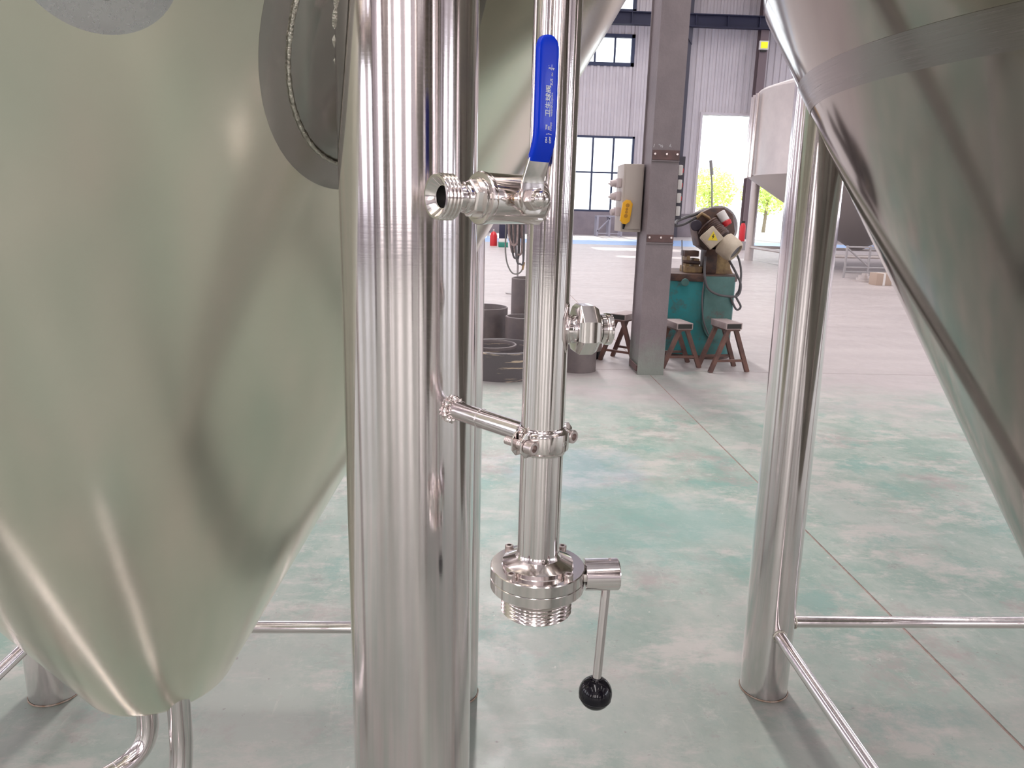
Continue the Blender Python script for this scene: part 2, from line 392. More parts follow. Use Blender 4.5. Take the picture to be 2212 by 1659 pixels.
# side walls, back wall, roof
for nm, x in (('wall_left', HALL_X0 - .1), ('wall_right', HALL_X1 + .1)):
    w = structure(nm)
    G().box2((x - .1, HALL_Y0, 0), (x + .1, HALL_Y1, DADO)).build('dado', M_brick, w)
    for y0 in range(int(HALL_Y0), int(HALL_Y1), 6): G().box2((x - .1, y0, DADO), (x + .1, y0 + 5.97, HALL_Z)).build('sheet_panel', M_wall, w)
w = structure('wall_back')
G().box2((HALL_X0, HALL_Y0 - .2, 0), (HALL_X1, HALL_Y0, DADO)).build('dado', M_brick, w)
for x0 in range(int(HALL_X0), int(HALL_X1), 6): G().box2((x0, HALL_Y0 - .2, DADO), (x0 + 5.97, HALL_Y0, HALL_Z)).build('sheet_panel', M_wall, w)
ceil = structure('ceiling'); G().box2((HALL_X0, HALL_Y0, HALL_Z), (HALL_X1, HALL_Y1, HALL_Z + .2)).build('roof_deck', M_ceil, ceil)
for y in range(-10, 40, 5): G().box2((HALL_X0, y - .12, HALL_Z - .22), (HALL_X1, y + .12, HALL_Z - .002)).build('purlin', M_navy, ceil)
for (x, y0, y1, wdt, k) in STRIPS:
    G().box2((x - wdt / 2, y0, HALL_Z - .24), (x + wdt / 2, y1, HALL_Z - .235)).build('skylight_and_fill', M_skyl, ceil)  # glowing panel at every strip, the added fill ones too
# crane runway beam across the far end and the wall posts
bt, bb = 10.85, 10.25
cb = thing('crane_beam', 'long navy steel crane beam across the top of the far wall', 'beam', (-15, WY - 1.0, bb))
G().box2((HALL_X0 + .2, WY - 1.16, bt - .05), (HALL_X1 - .2, WY - .84, bt)).build('top_flange', M_navy, cb)
G().box2((HALL_X0 + .2, WY - 1.16, bb), (HALL_X1 - .2, WY - .84, bb + .05)).build('bottom_flange', M_navy, cb)
G().box2((HALL_X0 + .2, WY - 1.02, bb + .05), (HALL_X1 - .2, WY - .98, bt - .05)).build('web', M_navy, cb)
for k in range(22): G().box2((-14 + k * 1.6 + .2, WY - 1.13, bb + .05), (-14 + k * 1.6 + .24, WY - 1.02, bt - .05)).build('stiffener', M_navy, cb)
def hcol(name, x, y, w, d, z1, material, label, cat='column', tf=.03):
    t = thing(name, label, cat, (x, y, 0))
    G().box2((x - w / 2, y - d / 2, 0), (x + w / 2, y - d / 2 + tf, z1)).build('front_flange', material, t)
    G().box2((x - w / 2, y + d / 2 - tf, 0), (x + w / 2, y + d / 2, z1)).build('rear_flange', material, t)
    G().box2((x - tf / 2, y - d / 2 + tf, 0), (x + tf / 2, y + d / 2 - tf, z1)).build('web', material, t)
    return t
M_navy2 = mat('dark_post', (.06, .055, .075), .5)
t = hcol('wall_post', 9.98, WY - .6, .32, .45, HALL_Z - .25, M_navy2, 'dark wall post behind the near column, left of the open doorway')
G().prism([(0, 0), (.55, 0), (0, -.8)], .06, Matrix.Translation((10.14, WY - .95, bb)) @ frame((0, 1, 0), (0, 0, 1)) ).build('bracket', M_navy2, t)
t = hcol('wall_post', 13.78, WY - .7, .40, .5, HALL_Z - .25, mat('brown_post', (.18, .13, .14), .6), 'dark brown wall post carrying the yellow lamp')

# ================================================================ TANKS
HA = radians(30); TT = tan(HA)
def cone_pt(cx_, cy_, za, az, z, off=0.0):
    r = (z - za) * TT + off * cos(HA)
    return Vector((cx_ + r * cos(az), cy_ + r * sin(az), z - off * sin(HA)))
RL = .054
def make_leg(parent, x, y, ztop, z0=0.0, r=RL, lean=0.0):
    g = G(); p = [(r - .004, z0), (r, z0 + .001)] + [(r, z0 + (ztop - z0) * k / 14) for k in range(1, 15)]
    g.rev([(0, z0)] + p + [(0, ztop)], Matrix.Translation((x, y, 0)), 96)
    if lean:
        for v in g.bm.verts: v.co.x += lean * v.co.z
    o = g.build('leg', M_leg, parent)
    f = G(); f.rev([(r + .0006, z0), (r + .0022, z0 + .0012), (r + .0006, z0 + .004)], Matrix.Translation((x, y, 0)), 48)
    f.build('foot_weld', mottled('foot_rust', (.25, .15, .09), (.45, .38, .33), 60, .6, .5), o)
    return o
def weld_ring(pts, r, parent, name='weld_bead', amp=.35, material=None):
    rs = [r * (1 + amp * sin(i * 2.4) + random.uniform(-.15, .15)) for i in range(len(pts))]
    return G().tube(pts, r, 8, closed=True, rs=rs).build(name, material or M_weld, parent, angle=60)
def tank(cx_, cy_, za, legs, material, label, r_shell=.72, rb=.108, lean=0.0):
    t = thing('fermentation_tank', label, 'tank', (cx_, cy_, 0))
    zk = za + rb / TT; zt = za + r_shell / TT; M = Matrix.Translation((cx_, cy_, 0))
    R0 = .030; cxk = rb - R0 * cos(radians(30)); czk = zk + R0 * sin(radians(30))
    arc = [(cxk + R0 * cos(radians(-30 - 48 * k / 6)), czk + R0 * sin(radians(-30 - 48 * k / 6))) for k in range(7)]
    zlow = arc[-1][1]; cone_prof = [(r_shell, zt)] + [(rb + (r_shell - rb) * (1 - k / 24), zk + (zt - zk) * (1 - k / 24)) for k in range(1, 25)] + arc[1:]
    G().rev(cone_prof, M, 160).build('cone', material, t, angle=50)
    re = arc[-1][0]
    G().rev([(re + .001, zlow + .001), (re - .004, zlow - .005), (re * .6, zlow - .011), (0, zlow - .014)], M, 96).build('bottom_cap', M_polish, t, angle=50)
    G().rev([(r_shell, zt), (r_shell + .004, zt + .012), (r_shell + .004, 3.0), (r_shell * .8, 3.25), (0, 3.4)], M, 128).build('shell', M_cone2, t)
    for i, (x, y) in enumerate(legs): make_leg(t, x, y, 1.46, lean=lean if i == 0 else 0)
    return t, zlow
LC = (-.505, 1.043); LZ = .18
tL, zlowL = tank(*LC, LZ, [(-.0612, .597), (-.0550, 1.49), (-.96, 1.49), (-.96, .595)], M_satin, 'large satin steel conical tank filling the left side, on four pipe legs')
LB = .166
def brace(parent, a, b, z, r=.0135):
    a, b = Vector((*a, z)), Vector((*b, z)); d = (b - a).normalized()
    p, q = a + d * (RL - .003), b - d * (RL - .003)
    o = G().tube([p + (q - p) * k / 8 for k in range(9)], r, 32).build('brace', M_brace, parent)
    for e, s_ in ((p, 1), (q, -1)):
        F = frame(d); c = e + d * s_ * .004
        weld_ring([c + F @ Vector(((r + .001) * cos(2 * pi * k / 40), (r + .001) * sin(2 * pi * k / 40), 0)) for k in range(40)], .0018, o)
    return o
brace(tL, (-.96, 1.49), (-.06, 1.49), LB); brace(tL, (-.96, .595), (-.96, 1.49), LB)
# drain pipes under the cone bottom
def pipe_path(pts, r_b, n=8):
    out = [Vector(pts[0])]
    for i in range(1, len(pts) - 1):
        p = Vector(pts[i]); a = (Vector(pts[i - 1]) - p).normalized(); b = (Vector(pts[i + 1]) - p).normalized()
        s_, e_ = p + a * r_b, p + b * r_b
        for k in range(n + 1):
            u = k / n; out.append(s_ * (1 - u) ** 2 + p * 2 * u * (1 - u) + e_ * u * u)
    out.append(Vector(pts[-1])); return out
dp = G().tube(pipe_path([(-.505, .99, zlowL + .01), (-.505, .985, .265), (-.80, .63, .235)], .05), .0155, 32).build('drain_pipe', M_pipe, tL)
el = Vector((-.505, .985, .265)) + (Vector((-.80, .63, .235)) - Vector((-.505, .985, .265))).normalized() * .052
F = frame((-.295, -.355, -.03)); weld_ring([el + F @ Vector((.0157 * cos(2 * pi * k / 40), .0157 * sin(2 * pi * k / 40), 0)) for k in range(40)], .0006, dp, 'weld_seam', material=M_brace)
dp = G().tube(pipe_path([(-.445, .965, zlowL + .03), (-.445, .96, .28), (-.452, .90, .10), (-.46, .55, .075)], .035), .0165, 32).build('drain_pipe', M_pipe, tL)
# pad where the near leg runs into the cone
raz = atan2(.597 - LC[1], -.0612 - LC[0])
def pad_pt(a_, b_, zc, th, off):
    """ellipse half width a_, half height b_ (vertical) around the leg's radial line"""
    tt_ = a_ * cos(th); z = zc + b_ * sin(th); r = (z - LZ) * TT
    return cone_pt(*LC, LZ, raz + math.asin(max(-1, min(1, tt_ / r))), z, off)
def draped(inner, outer, zc, off, parent, name, material, rings=6, seg=72, dome=0.0):
    g = G(); R = []
    for k in range(rings + 1):
        u = k / rings; a_ = inner[0] + (outer[0] - inner[0]) * u; b2 = inner[1] + (outer[1] - inner[1]) * u
        o_ = off + dome * sin(pi * u * .5 + pi * .5) if dome else off
        if k == rings: o_ = .0001
        R.append([g.bm.verts.new(pad_pt(a_, b2, zc, 2 * pi * i / seg, o_)) for i in range(seg)])
    for A, B in zip(R, R[1:]):
        for i in range(seg): g.bm.faces.new([A[i], A[(i + 1) % seg], B[(i + 1) % seg], B[i]])
    return g.build(name, material, parent, angle=60)
ZP = 1.226
draped((.07, .092), (.098, .121), ZP, .0006, tL, 'ground_ring', M_ringst)
pad = draped((.02, .03), (.077, .100), ZP, .004, tL, 'leg_pad', steel('shaded_pad_steel', (.38, .365, .34), .2, 0, scratch=(3, 3, 3), bstr=0), dome=.004)  # base colour darkened for the shade close to the leg
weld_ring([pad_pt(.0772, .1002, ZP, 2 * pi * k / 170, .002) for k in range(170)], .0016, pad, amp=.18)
pts = []
for k in range(120):
    th = 2 * pi * k / 120; x, y = -.0612 + (RL + .0006) * cos(th), .597 + (RL + .0006) * sin(th)
    pts.append(Vector((x, y, LZ + (hypot(x - LC[0], y - LC[1]) - .006) / TT)))
pts = [p for p in pts if p.z < 1.33]
st = max(range(len(pts)), key=lambda i: (pts[i] - pts[i - 1]).length); pts = pts[st:] + pts[:st]
G().tube(pts, .0022, 8, rs=[.0022 * (1 + .35 * sin(i * 2.1) + random.uniform(-.15, .15)) for i in range(len(pts))]).build('weld_bead', M_weld, pad, angle=60)
# port on the cone, top left of the picture
paz = radians(-64.0); pc = cone_pt(*LC, LZ, paz, 1.235, 0)
nrm = Vector((cos(paz) * cos(HA), sin(paz) * cos(HA), -sin(HA))); F = Matrix.Translation(pc) @ frame(nrm)
g = G(); R = []
for k in range(5):
    rr = .026 + (.047 - .026) * k / 4; ring = []
    for i in range(64):
        q = F @ Vector((rr * cos(2 * pi * i / 64), rr * sin(2 * pi * i / 64), 0)); dd = q - Vector((*LC, 0))
        ring.append(g.bm.verts.new(cone_pt(*LC, LZ, atan2(dd.y, dd.x), q.z, .0006 if k < 4 else .0001)))
    R.append(ring)
for A, B in zip(R, R[1:]):
    for i in range(64): g.bm.faces.new([A[i], A[(i + 1) % 64], B[(i + 1) % 64], B[i]])
g.build('ground_ring', M_polish, tL, angle=60)
port = G().rev([(.0205, -.012), (.0205, .045), (.026, .048), (.026, .054), (.019, .054), (.019, .01), (0, .01)], Matrix.Translation(pc) @ frame((cos(paz), sin(paz), 0)), 64).build('port', M_turned, tL)
weld_ring([F @ Vector(((.0210 * cos(2 * pi * k / 90)), (.0243 * sin(2 * pi * k / 90)), .0006)) for k in range(90)], .0010, port)
# bracket rod welded to the near leg
PX, PY, PR = .0420, .4870, .0151          # the thin standpipe
ML = Vector((-.0612, .597)); dv = (Vector((PX, PY)) - ML).normalized(); ZC = .9362
p0 = Vector((*(ML + dv * (RL - .002)), ZC + .001)); p1 = Vector((PX - dv.x * (PR + .004), PY - dv.y * (PR + .004), ZC))
rod = G().tube([p0 + (p1 - p0) * k / 8 for k in range(9)], .0072, 32).build('bracket_rod', M_brace, tL)
F = frame(p1 - p0); d3 = (p1 - p0).normalized()
weld_ring([p0 + d3 * .0035 + F @ Vector((.0086 * cos(2 * pi * k / 44), .0086 * sin(2 * pi * k / 44), 0)) for k in range(44)], .0022, rod, amp=.4, material=M_cast)
weld_ring([p0 + d3 * .036 + F @ Vector((.0073 * cos(2 * pi * k / 44), .0073 * sin(2 * pi * k / 44), 0)) for k in range(44)], .0005, rod, 'weld_seam', material=M_brace)

RC = (1.13, 1.05); RZ = .175
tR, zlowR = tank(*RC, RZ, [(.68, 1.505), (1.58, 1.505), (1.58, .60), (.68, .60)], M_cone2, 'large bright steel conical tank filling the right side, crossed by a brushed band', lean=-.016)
brace(tR, (.68, 1.505), (1.58, 1.505), .176)
brace(tR, (.68, 1.505), (.68, .60), .170)
# band
g = G(); prof = []
for z, off in ((1.268, 0), (1.268, .0012), (1.309, .0012), (1.309, 0)):
    prof.append(((z - RZ) * TT + off * cos(HA), z - off * sin(HA)))
g.rev(prof, Matrix.Translation((*RC, 0)), 160, close=False).build('brushed_band', M_band, tR, angle=40)

# unseen tanks added behind the viewer to darken what the steel mirrors
for k, (x, y) in enumerate(((-3.1, -4.8), (1.25, -1.25))):
    c = copy_tree(tR, loc=(x, y, 0)); c['label'] = ('left' if k == 0 else 'right') + ' steel tank added behind the viewer, only for the reflections'
for x, y in ((-4.83, -3.2), (1.17, -6.2), (7.17, -3.2), (-4.83, 4.96), (13.17, -1.0)):  # unseen columns added so the steel has dark streaks to mirror
    t = hcol('added_column', x, y, .2, .32, HALL_Z - .25, M_col, 'plain grey-brown hall column added out of view for the reflections', tf=.012)
    t['group'] = 'hall columns added out of view'

# ================================================================ STANDPIPE AND ITS FITTINGS
P0 = Vector((PX, PY, 0))
sp = thing('standpipe', 'thin polished upright steel pipe in front of the thick leg, ending above a hand valve', 'pipe', (PX, PY, .848))
G().rev([(PR - .0015, .846)] + [(PR, .846 + (2.6 - .846) * k / 30) for k in range(31)] + [(0, 2.6)], Matrix.Translation(P0), 96).build('pipe', M_pipe, sp)
G().rev([(PR - .0005, .8452), (PR + .0009, .8462), (PR + .0007, .8478), (PR - .0002, .849)], Matrix.Translation(P0), 96).build('weld_seam', M_turned, sp)
# union stub
bdir = Vector((.988, .156, 0)); zs = 1.0135; F = Matrix.Translation(Vector((PX, PY, zs))) @ frame(bdir)
G().rev([(.0085, .010), (.0085, .0165), (.0098, .0185), (.0101, .021)], F, 48).build('stub_pipe', M_pipe, sp)
th_ = [2 * pi * k / 80 for k in range(80)]
wp = []
for a in th_:
    y, z = .0094 * cos(a), .0094 * sin(a); xx = sqrt(max(0, (PR + .0006) ** 2 - y * y)); wp.append(F @ Vector((y, z, xx)))
G().tube(wp, .0010, 8, closed=True).build('weld_bead', M_pipe, sp, angle=60)
un = thing('union_nut', 'big chamfered octagonal steel union nut on the right side of the thin pipe', 'nut', F @ Vector((0, 0, .019)))
g = G()
R8 = .0180
g.rev([(.0100, .0190), (R8 * .88, .0190), (R8 * .99, .0215), (R8, .0219), (R8, .0305), (R8 * .99, .0312), (R8 * .86, .0345), (.0120, .0345)], F, 8, rot=pi / 8)
g.build('nut', M_turned, un, bevel=.0005, angle=25)
g = G(); g.rev([(.0120, .0335), (.0098, .0350), (.0092, .0365), (.0092, .0372), (.0100, .0376), (.0100, .0402), (.0092, .0404), (.0092, .0409), (.0108, .0411), (.0110, .0415), (.0110, .0448), (.0104, .0452), (.0084, .0452), (.0080, .040), (0, .040)], F, 64)
g.build('blank_end', M_turned, un, angle=30)

# ---- ball valve
adir = Vector((-.805, -.593, 0)).normalized(); sdir = Vector((.593, -.805, 0)).normalized(); ZV = 1.0975
V0 = Vector((PX, PY, ZV)); F = Matrix.Translation(V0) @ frame(adir)
bv = thing('ball_valve', 'small polished steel ball valve with blue lever on the thin pipe, threaded mouth facing left', 'valve', V0 + adir * .03)
T0 = .0345
G().rev([(.0098, .010), (.0098, .0125), (.0120, .0132), (.0147, .0142), (.0152, .0160), (.0152, .0540), (.0156, .0544), (.0158, .0552), (.0158, .0572), (.0152, .0580), (.0118, .0584), (0, .0584)], F, 72).build('valve_body', M_cast, bv)
G().rev([(.0123, .0579), (.0123, .0592), (.0118, .0602), (0, .0602)], F, 64).build('body_collar', M_turned, bv)
G().rev([(.0110, .0595), (.0113, .0600), (.0113, .0652), (.0100, .0662), (0, .0662)], F, 6, rot=.3).build('hex_end', M_cast, bv, bevel=.0004, angle=25)
G().rev([(.0088, .066), (.0090, .0664), (.0090, .0690), (.0084, .0698), (.0081, .0708), (.0084, .0716), (.0088, .0722), (.0086, .0736), (.0084, .0778), (0, .0778)], F, 56).build('neck', M_cast, bv)
prof = [(.0082, .0763), (.0118, .0770)]
zt0 = .0770
for k in range(4):
    zt0 += .0005; prof += [(.0129, zt0 + .0005), (.0134, zt0 + .0011), (.0129, zt0 + .0017)]; zt0 += .0020; prof += [(.0121, zt0 + .0001)]
zt0 = .0885
prof += [(.0126, zt0 - .0006), (.0126, zt0), (.0112, zt0 + .0002), (.0072, zt0 - .0042), (.0068, zt0 - .0045), (.0064, zt0 - .0045), (.0062, zt0 - .006), (.0062, .066), (0, .066)]
th = G().rev(prof, F, 72).build('threaded_mouth', M_turned, bv, angle=22)
G().rev([(.00615, .0835), (.00612, .068), (0, .0675)], F, 40).build('bore', M_bore, th)
# stem, nut and lever
S0 = V0 + adir * T0; FS = Matrix.Translation(S0) @ frame(sdir)
G().rev([(.0068, .012), (.0070, .0165), (.0058, .0175), (.0050, .0178), (.0050, .0215), (0, .0215)], FS, 32).build('stem_boss', M_cast, bv)
G().cyl(FS @ Vector((0, 0, .0178)), FS @ Vector((0, 0, .0200)), .0056, seg=6, up=(0, 0, 1)).build('stem_washer', mat('brass', (.72, .52, .30), .3, 1.0), bv)
G().rev([(.0070, .0232), (.0070, .0270), (.0058, .0280), (0, .028)], FS, 6, rot=.2).build('hex_nut', M_cast, bv, bevel=.0003, angle=25)
G().rev([(.0056, .0272)] + [(.0056 * cos(radians(a)), .0300 + .0056 * sin(radians(a))) for a in range(0, 90, 10)] + [(0, .0356)], FS, 40).build('acorn_cap', M_cast, bv)
def lv(s, z, a=0): return S0 + sdir * s + adir * a + Vector((0, 0, z))
path = [lv(.0222, -.0085), (lv(.0222, 0)), lv(.0222, .010), lv(.0226, .013), lv(.0270, .0225), lv(.0278, .0245)]
G().strip([lv(.0222, -.0085), lv(.0222, -.006), lv(.0222, 0), lv(.0222, .009), lv(.0224, .0115), lv(.0234, .014), lv(.0292, .0285)], [.010, .0145, .0165, .0165, .0163, .0158, .0148], .0021, adir).build('lever', M_cast, bv, bevel=.0003)
G().box((0, 0, 0), (.0016, .0045, .012), Matrix.Translation(lv(.0190, -.0115, -.0045)) @ frame(sdir, adir)).build('stop_tab', M_cast, bv, bevel=.0003)
# blue sleeve: rounded strip with domed tip
SL = [(.0268, .0222), (.0290, .0272), (.0305, .0315), (.0313, .036), (.0315, .042), (.0315, .0815)]
g = G(); rings = []
def sleeve_ring(c, t, w_, th2):
    n_2 = adir.cross(t).normalized(); R = []
    for k in range(24):
        a = 2 * pi * k / 24; ex = .38
        cx2 = math.copysign(abs(cos(a)) ** ex, cos(a)) * w_ / 2; cy2 = math.copysign(abs(sin(a)) ** ex, sin(a)) * th2 / 2
        R.append(g.bm.verts.new(c + adir * cx2 + n_2 * cy2))
    return R
for i, (s_, z_) in enumerate(SL):
    c = lv(s_, z_); nx = lv(*SL[min(i + 1, len(SL) - 1)]); pv = lv(*SL[max(i - 1, 0)]); rings.append(sleeve_ring(c, (nx - pv).normalized(), .0152, .0046))
for a in range(10, 91, 10):
    c = lv(.0315, .0815 + .0078 * sin(radians(a))); rings.append(sleeve_ring(c, Vector((0, 0, 1)), max(.0003, .0152 * cos(radians(a)) ** .8), .0046 * (1 - .35 * (a / 90) ** 3)))
for A, B in zip(rings, rings[1:]):
    for k in range(24): g.bm.faces.new([A[k], A[(k + 1) % 24], B[(k + 1) % 24], B[k]])
g.bm.faces.new(rings[0][::-1]); g.bm.faces.new(rings[-1])
sleeve = g.build('lever_sleeve', M_blue, bv, angle=70); tag(sleeve, 'glossy blue plastic lever sleeve with white print')
def text(body, size, loc, xdir, ydir, material, parent, name='lettering', align='LEFT', ext=.00008, sx=1.0, bold=0.0):
    cu = bpy.data.curves.new(name, 'FONT'); cu.body = body; cu.size = size; cu.align_x = align; cu.extrude = ext; cu.offset = bold
    ob = bpy.data.objects.new(name, cu); C.objects.link(ob)
    bpy.context.view_layer.update()
    dg = bpy.context.evaluated_depsgraph_get(); me = bpy.data.meshes.new_from_object(ob.evaluated_get(dg))
    bpy.data.objects.remove(ob)
    x, y = Vector(xdir).normalized(), Vector(ydir).normalized(); z = x.cross(y)
    Mx = Matrix((x * sx, y, z)).transposed().to_4x4(); Mx.translation = Vector(loc)
    off = Vector(parent.location); pp = parent.parent
    while pp is not None: off += Vector(pp.location); pp = pp.parent
    me.transform(Matrix.Translation(-off) @ Mx); me.name = name
    me.materials.clear(); me.materials.append(material)
    o = bpy.data.objects.new(name, me); C.objects.link(o); o.parent = parent; return o
# text runs upwards; its 'up' points to the picture's left (= +adir)
def put(body, size, along, across, sx=1.0, bold=0.0):
    size *= .84; along = .0315 + (along - .0405) * .79; across = -.0005 + across * .9
    return text(body, size, lv(.0315 + .0024, along, -across), (0, 0, 1), adir, M_white, sleeve, sx=sx, bold=bold)
put('ON', .0024, .0405, .0005, bold=.00004); put('OFF', .0024, .0405, .0037, bold=.00004)
put('}', .0052, .0462, .0030, .7); put('TFE', .0020, .0497, .0002, 1.05, .00004); put('200', .0018, .0497, .0021, .9, .00004); put('YWCO', .0022, .0492, .0040, .8)
put('卫生球阀', .0048, .0585, .0018, 1.06, .00006); put('WEISHENGQIUFA', .0020, .0590, .0041, .98)
put('SUS', .0032, .0800, .0035, .86); put('304', .0020, .0862, .0035, .8)
put('3', .0030, .0905, .0017, 1, .00005); put('"', .0020, .0925, .0010); put('4', .0030, .0905, .0046, 1, .00005); G().box((0, 0, 0), (.00025, .00015, .0030), Matrix.Translation(lv(.0339, .0723, -.0016)) @ Matrix(((adir.x, sdir.x, 0), (adir.y, sdir.y, 0), (0, 0, 1))).to_4x4()).build('lettering', M_white, sleeve)

# ---- hinged pipe clamp
cl = thing('pipe_clamp', 'polished two-piece pipe clamp with socket screws around the thin pipe', 'clamp', (PX, PY, ZC))
cdir = Vector((dv.x, dv.y, 0))                  # outward (to the viewer)
side = Vector((-cdir.y, cdir.x, 0))             # to the viewer's right, away
def half(sgn, nm):
    """half shell: ring wall with a raised middle belt, from ear to ear"""
    g = G(); prof = [(.0002, -.0092), (.0012, -.0094), (.0014, -.0080), (.0022, -.0070), (.0034, -.0062), (.0036, -.0053), (.0036, .0053), (.0034, .0062), (.0022, .0070), (.0014, .0080), (.0012, .0094), (.0002, .0092)]
    N = 80; cols = []
    for i in range(N + 1):
        a = radians(-84 + 168 * i / N); u = cdir * cos(a) * sgn + side * sin(a)
        cols.append([g.bm.verts.new(Vector((PX, PY, ZC + z)) + u * (PR + r)) for r, z in prof])
    for A, B in zip(cols, cols[1:]):
        for k in range(len(prof)): g.bm.faces.new([A[k], A[(k + 1) % len(prof)], B[(k + 1) % len(prof)], B[k]])
    g.bm.faces.new(cols[0]); g.bm.faces.new(cols[-1])
    return g.build(nm, M_cast, cl, angle=40)
hf = half(1, 'clamp_half'); hr = half(-1, 'clamp_half')
EARY = .0042
for sd in (-1, 1):
    sv = side * sd
    for fr, par in ((1, hf), (-1, hr)):
        # ear: a plate with an octagonal outline
        base = Vector((PX, PY, ZC)) + cdir * fr * EARY
        w0, w1, hh = .0140, .0262, .0086
        pl = [(w0, -hh), (w1 - .004, -hh), (w1, -hh + .0045), (w1, hh - .0045), (w1 - .004, hh), (w0, hh)]
        Mx = Matrix((sv, Vector((0, 0, 1)), sv.cross(Vector((0, 0, 1))))).transposed().to_4x4(); Mx.translation = base - sv.cross(Vector((0, 0, 1))) * .0007
        G().prism(pl, .0014, Mx).build('ear', M_cast, par, bevel=.0003)
    s0 = Vector((PX, PY, ZC - .0005)) + sv * .0205
    g = G().rev([(0, -.0150), (.0026, -.0150)] + [q for k in range(14) for q in ((.0030, -.0148 + k * .0015), (.0025, -.0141 + k * .0015))] + [(.0027, .0055)], Matrix.Translation(s0) @ frame(cdir), 24)
    sc = g.build('clamp_screw', M_screw, cl, angle=20)
    G().rev([(.0046, .0052), (.0048, .0056), (.0048, .0112), (.0042, .0118), (.0026, .0118), (.0026, .0082), (0, .0080)], Matrix.Translation(s0) @ frame(cdir), 6 * 6).build('screw_head', M_screw, sc, angle=25)
for i, (chs, az_) in enumerate((('87', 8), ('08', 44))):
    a0 = radians(az_)
    for j, ch in enumerate(chs):
        a = a0 + radians(9 * j - 4); u = cdir * cos(a) + side * sin(a); tx = -cdir * sin(a) + side * cos(a)
        text(ch, .0040, Vector((PX, PY, ZC - .0014)) + u * (PR + .00362) - tx * .001, tx, (0, 0, 1), M_engr, hf, 'engraving', sx=.8, ext=.00003)

# ---- butterfly valve at the foot of the pipe
ZD = .8400; RD = .0344
fv = thing('butterfly_valve', 'polished round butterfly valve under the thin pipe with side lever and black knob', 'valve', (PX, PY, ZD - .016))
MT = Matrix.Translation(P0)
G().rev([(PR, ZD + .0110), (PR + .0004, ZD + .0095), (PR + .0015, ZD + .0078), (.0250, ZD + .0038), (.0256, ZD + .0034), (.0257, ZD + .0004), (.0262, ZD), (RD - .0006, ZD), (RD, ZD - .0006), (RD, ZD - .0083), (0, ZD - .0083)], MT, 128).build('upper_flange', M_turned, fv, angle=25)
G().rev([(0, ZD - .0088), (RD - .0004, ZD - .0088), (RD, ZD - .0092), (RD, ZD - .0162), (RD - .0008, ZD - .0170), (.0255, ZD - .0170), (0, ZD - .0170)], MT, 128).build('lower_flange', M_turned, fv, angle=25)
pr = [(.0240, ZD - .0165)]; z = ZD - .0185
for k in range(6): pr += [(.0245, z), (.0257, z - .0010), (.0262, z - .0016), (.0257, z - .0022)]; z -= .0029
pr += [(.0240, z), (.0225, z - .0004), (.0205, z), (.0200, ZD - .018), (0, ZD - .018)]
G().rev(pr, MT, 128).build('threaded_end', M_turned, fv, angle=20)
for k, aa in enumerate((-48, -132, 48, 132)):
    q = Vector((PX + .0302 * cos(radians(aa)), PY + .0302 * sin(radians(aa)), ZD))
    G().rev([(.0030, -.0005), (.0032, 0), (.0032, .0040), (.0027, .0044), (.0016, .0044), (.0016, .0022), (0, .0020)], Matrix.Translation(q), 30).build('flange_screw', M_screw, fv, angle=25)
ac = Vector((1, .05, 0)).normalized(); za = ZD - .0088
A0 = Vector((PX, PY, za)); F = Matrix.Translation(A0) @ frame(ac)
G().rev([(.0075, .0300), (.0075, .0340), (0, .0340)], F, 32).build('valve_stem', M_bore, fv)
G().rev([(0, .0348), (.0112, .0348), (.0116, .0352), (.0118, .0592), (.0114, .0599), (0, .0599)], F, 64).build('lever_hub', M_brace, fv, angle=25)
G().box((0, 0, 0), (.0085, .016, .006), Matrix.Translation(A0 + ac * .0345 + Vector((0, 0, .001)))).build('hub_yoke', M_turned, fv, bevel=.0008)
G().rev([(.0013, .0116), (.0013, .0121), (0, .0121)], Matrix.Translation(A0 + ac * .0535) , 16).build('set_screw', M_screw, fv)
hb = A0 + ac * .0518 + Vector((0, 0, -.010)); kb = Vector((.0893, .4835, .7355))
G().tube([hb + (kb - hb) * k / 6 for k in range(7)], .0034, 24).build('lever_rod', M_brace, fv)
F = Matrix.Translation(kb) @ frame(hb - kb); RK = .0127
g = G().rev([(0, -RK)] + [(RK * cos(radians(a)), RK * sin(radians(a))) for a in range(-85, 70, 5)] + [(.0042, RK * sin(radians(70))), (.0040, RK * .99), (0, RK * .99)], F, 64).build('ball_knob', M_black, fv, angle=50)
G().rev([(RK * cos(radians(-18)) + .0001, RK * sin(radians(-18)) - .0002), (RK * cos(radians(-20)) + .0003, RK * sin(radians(-20))), (RK * cos(radians(-22)) + .0001, RK * sin(radians(-22)) + .0002)], F, 64, close=True).build('mould_line', mat('knob_seam', (.05, .05, .055), .5), g)

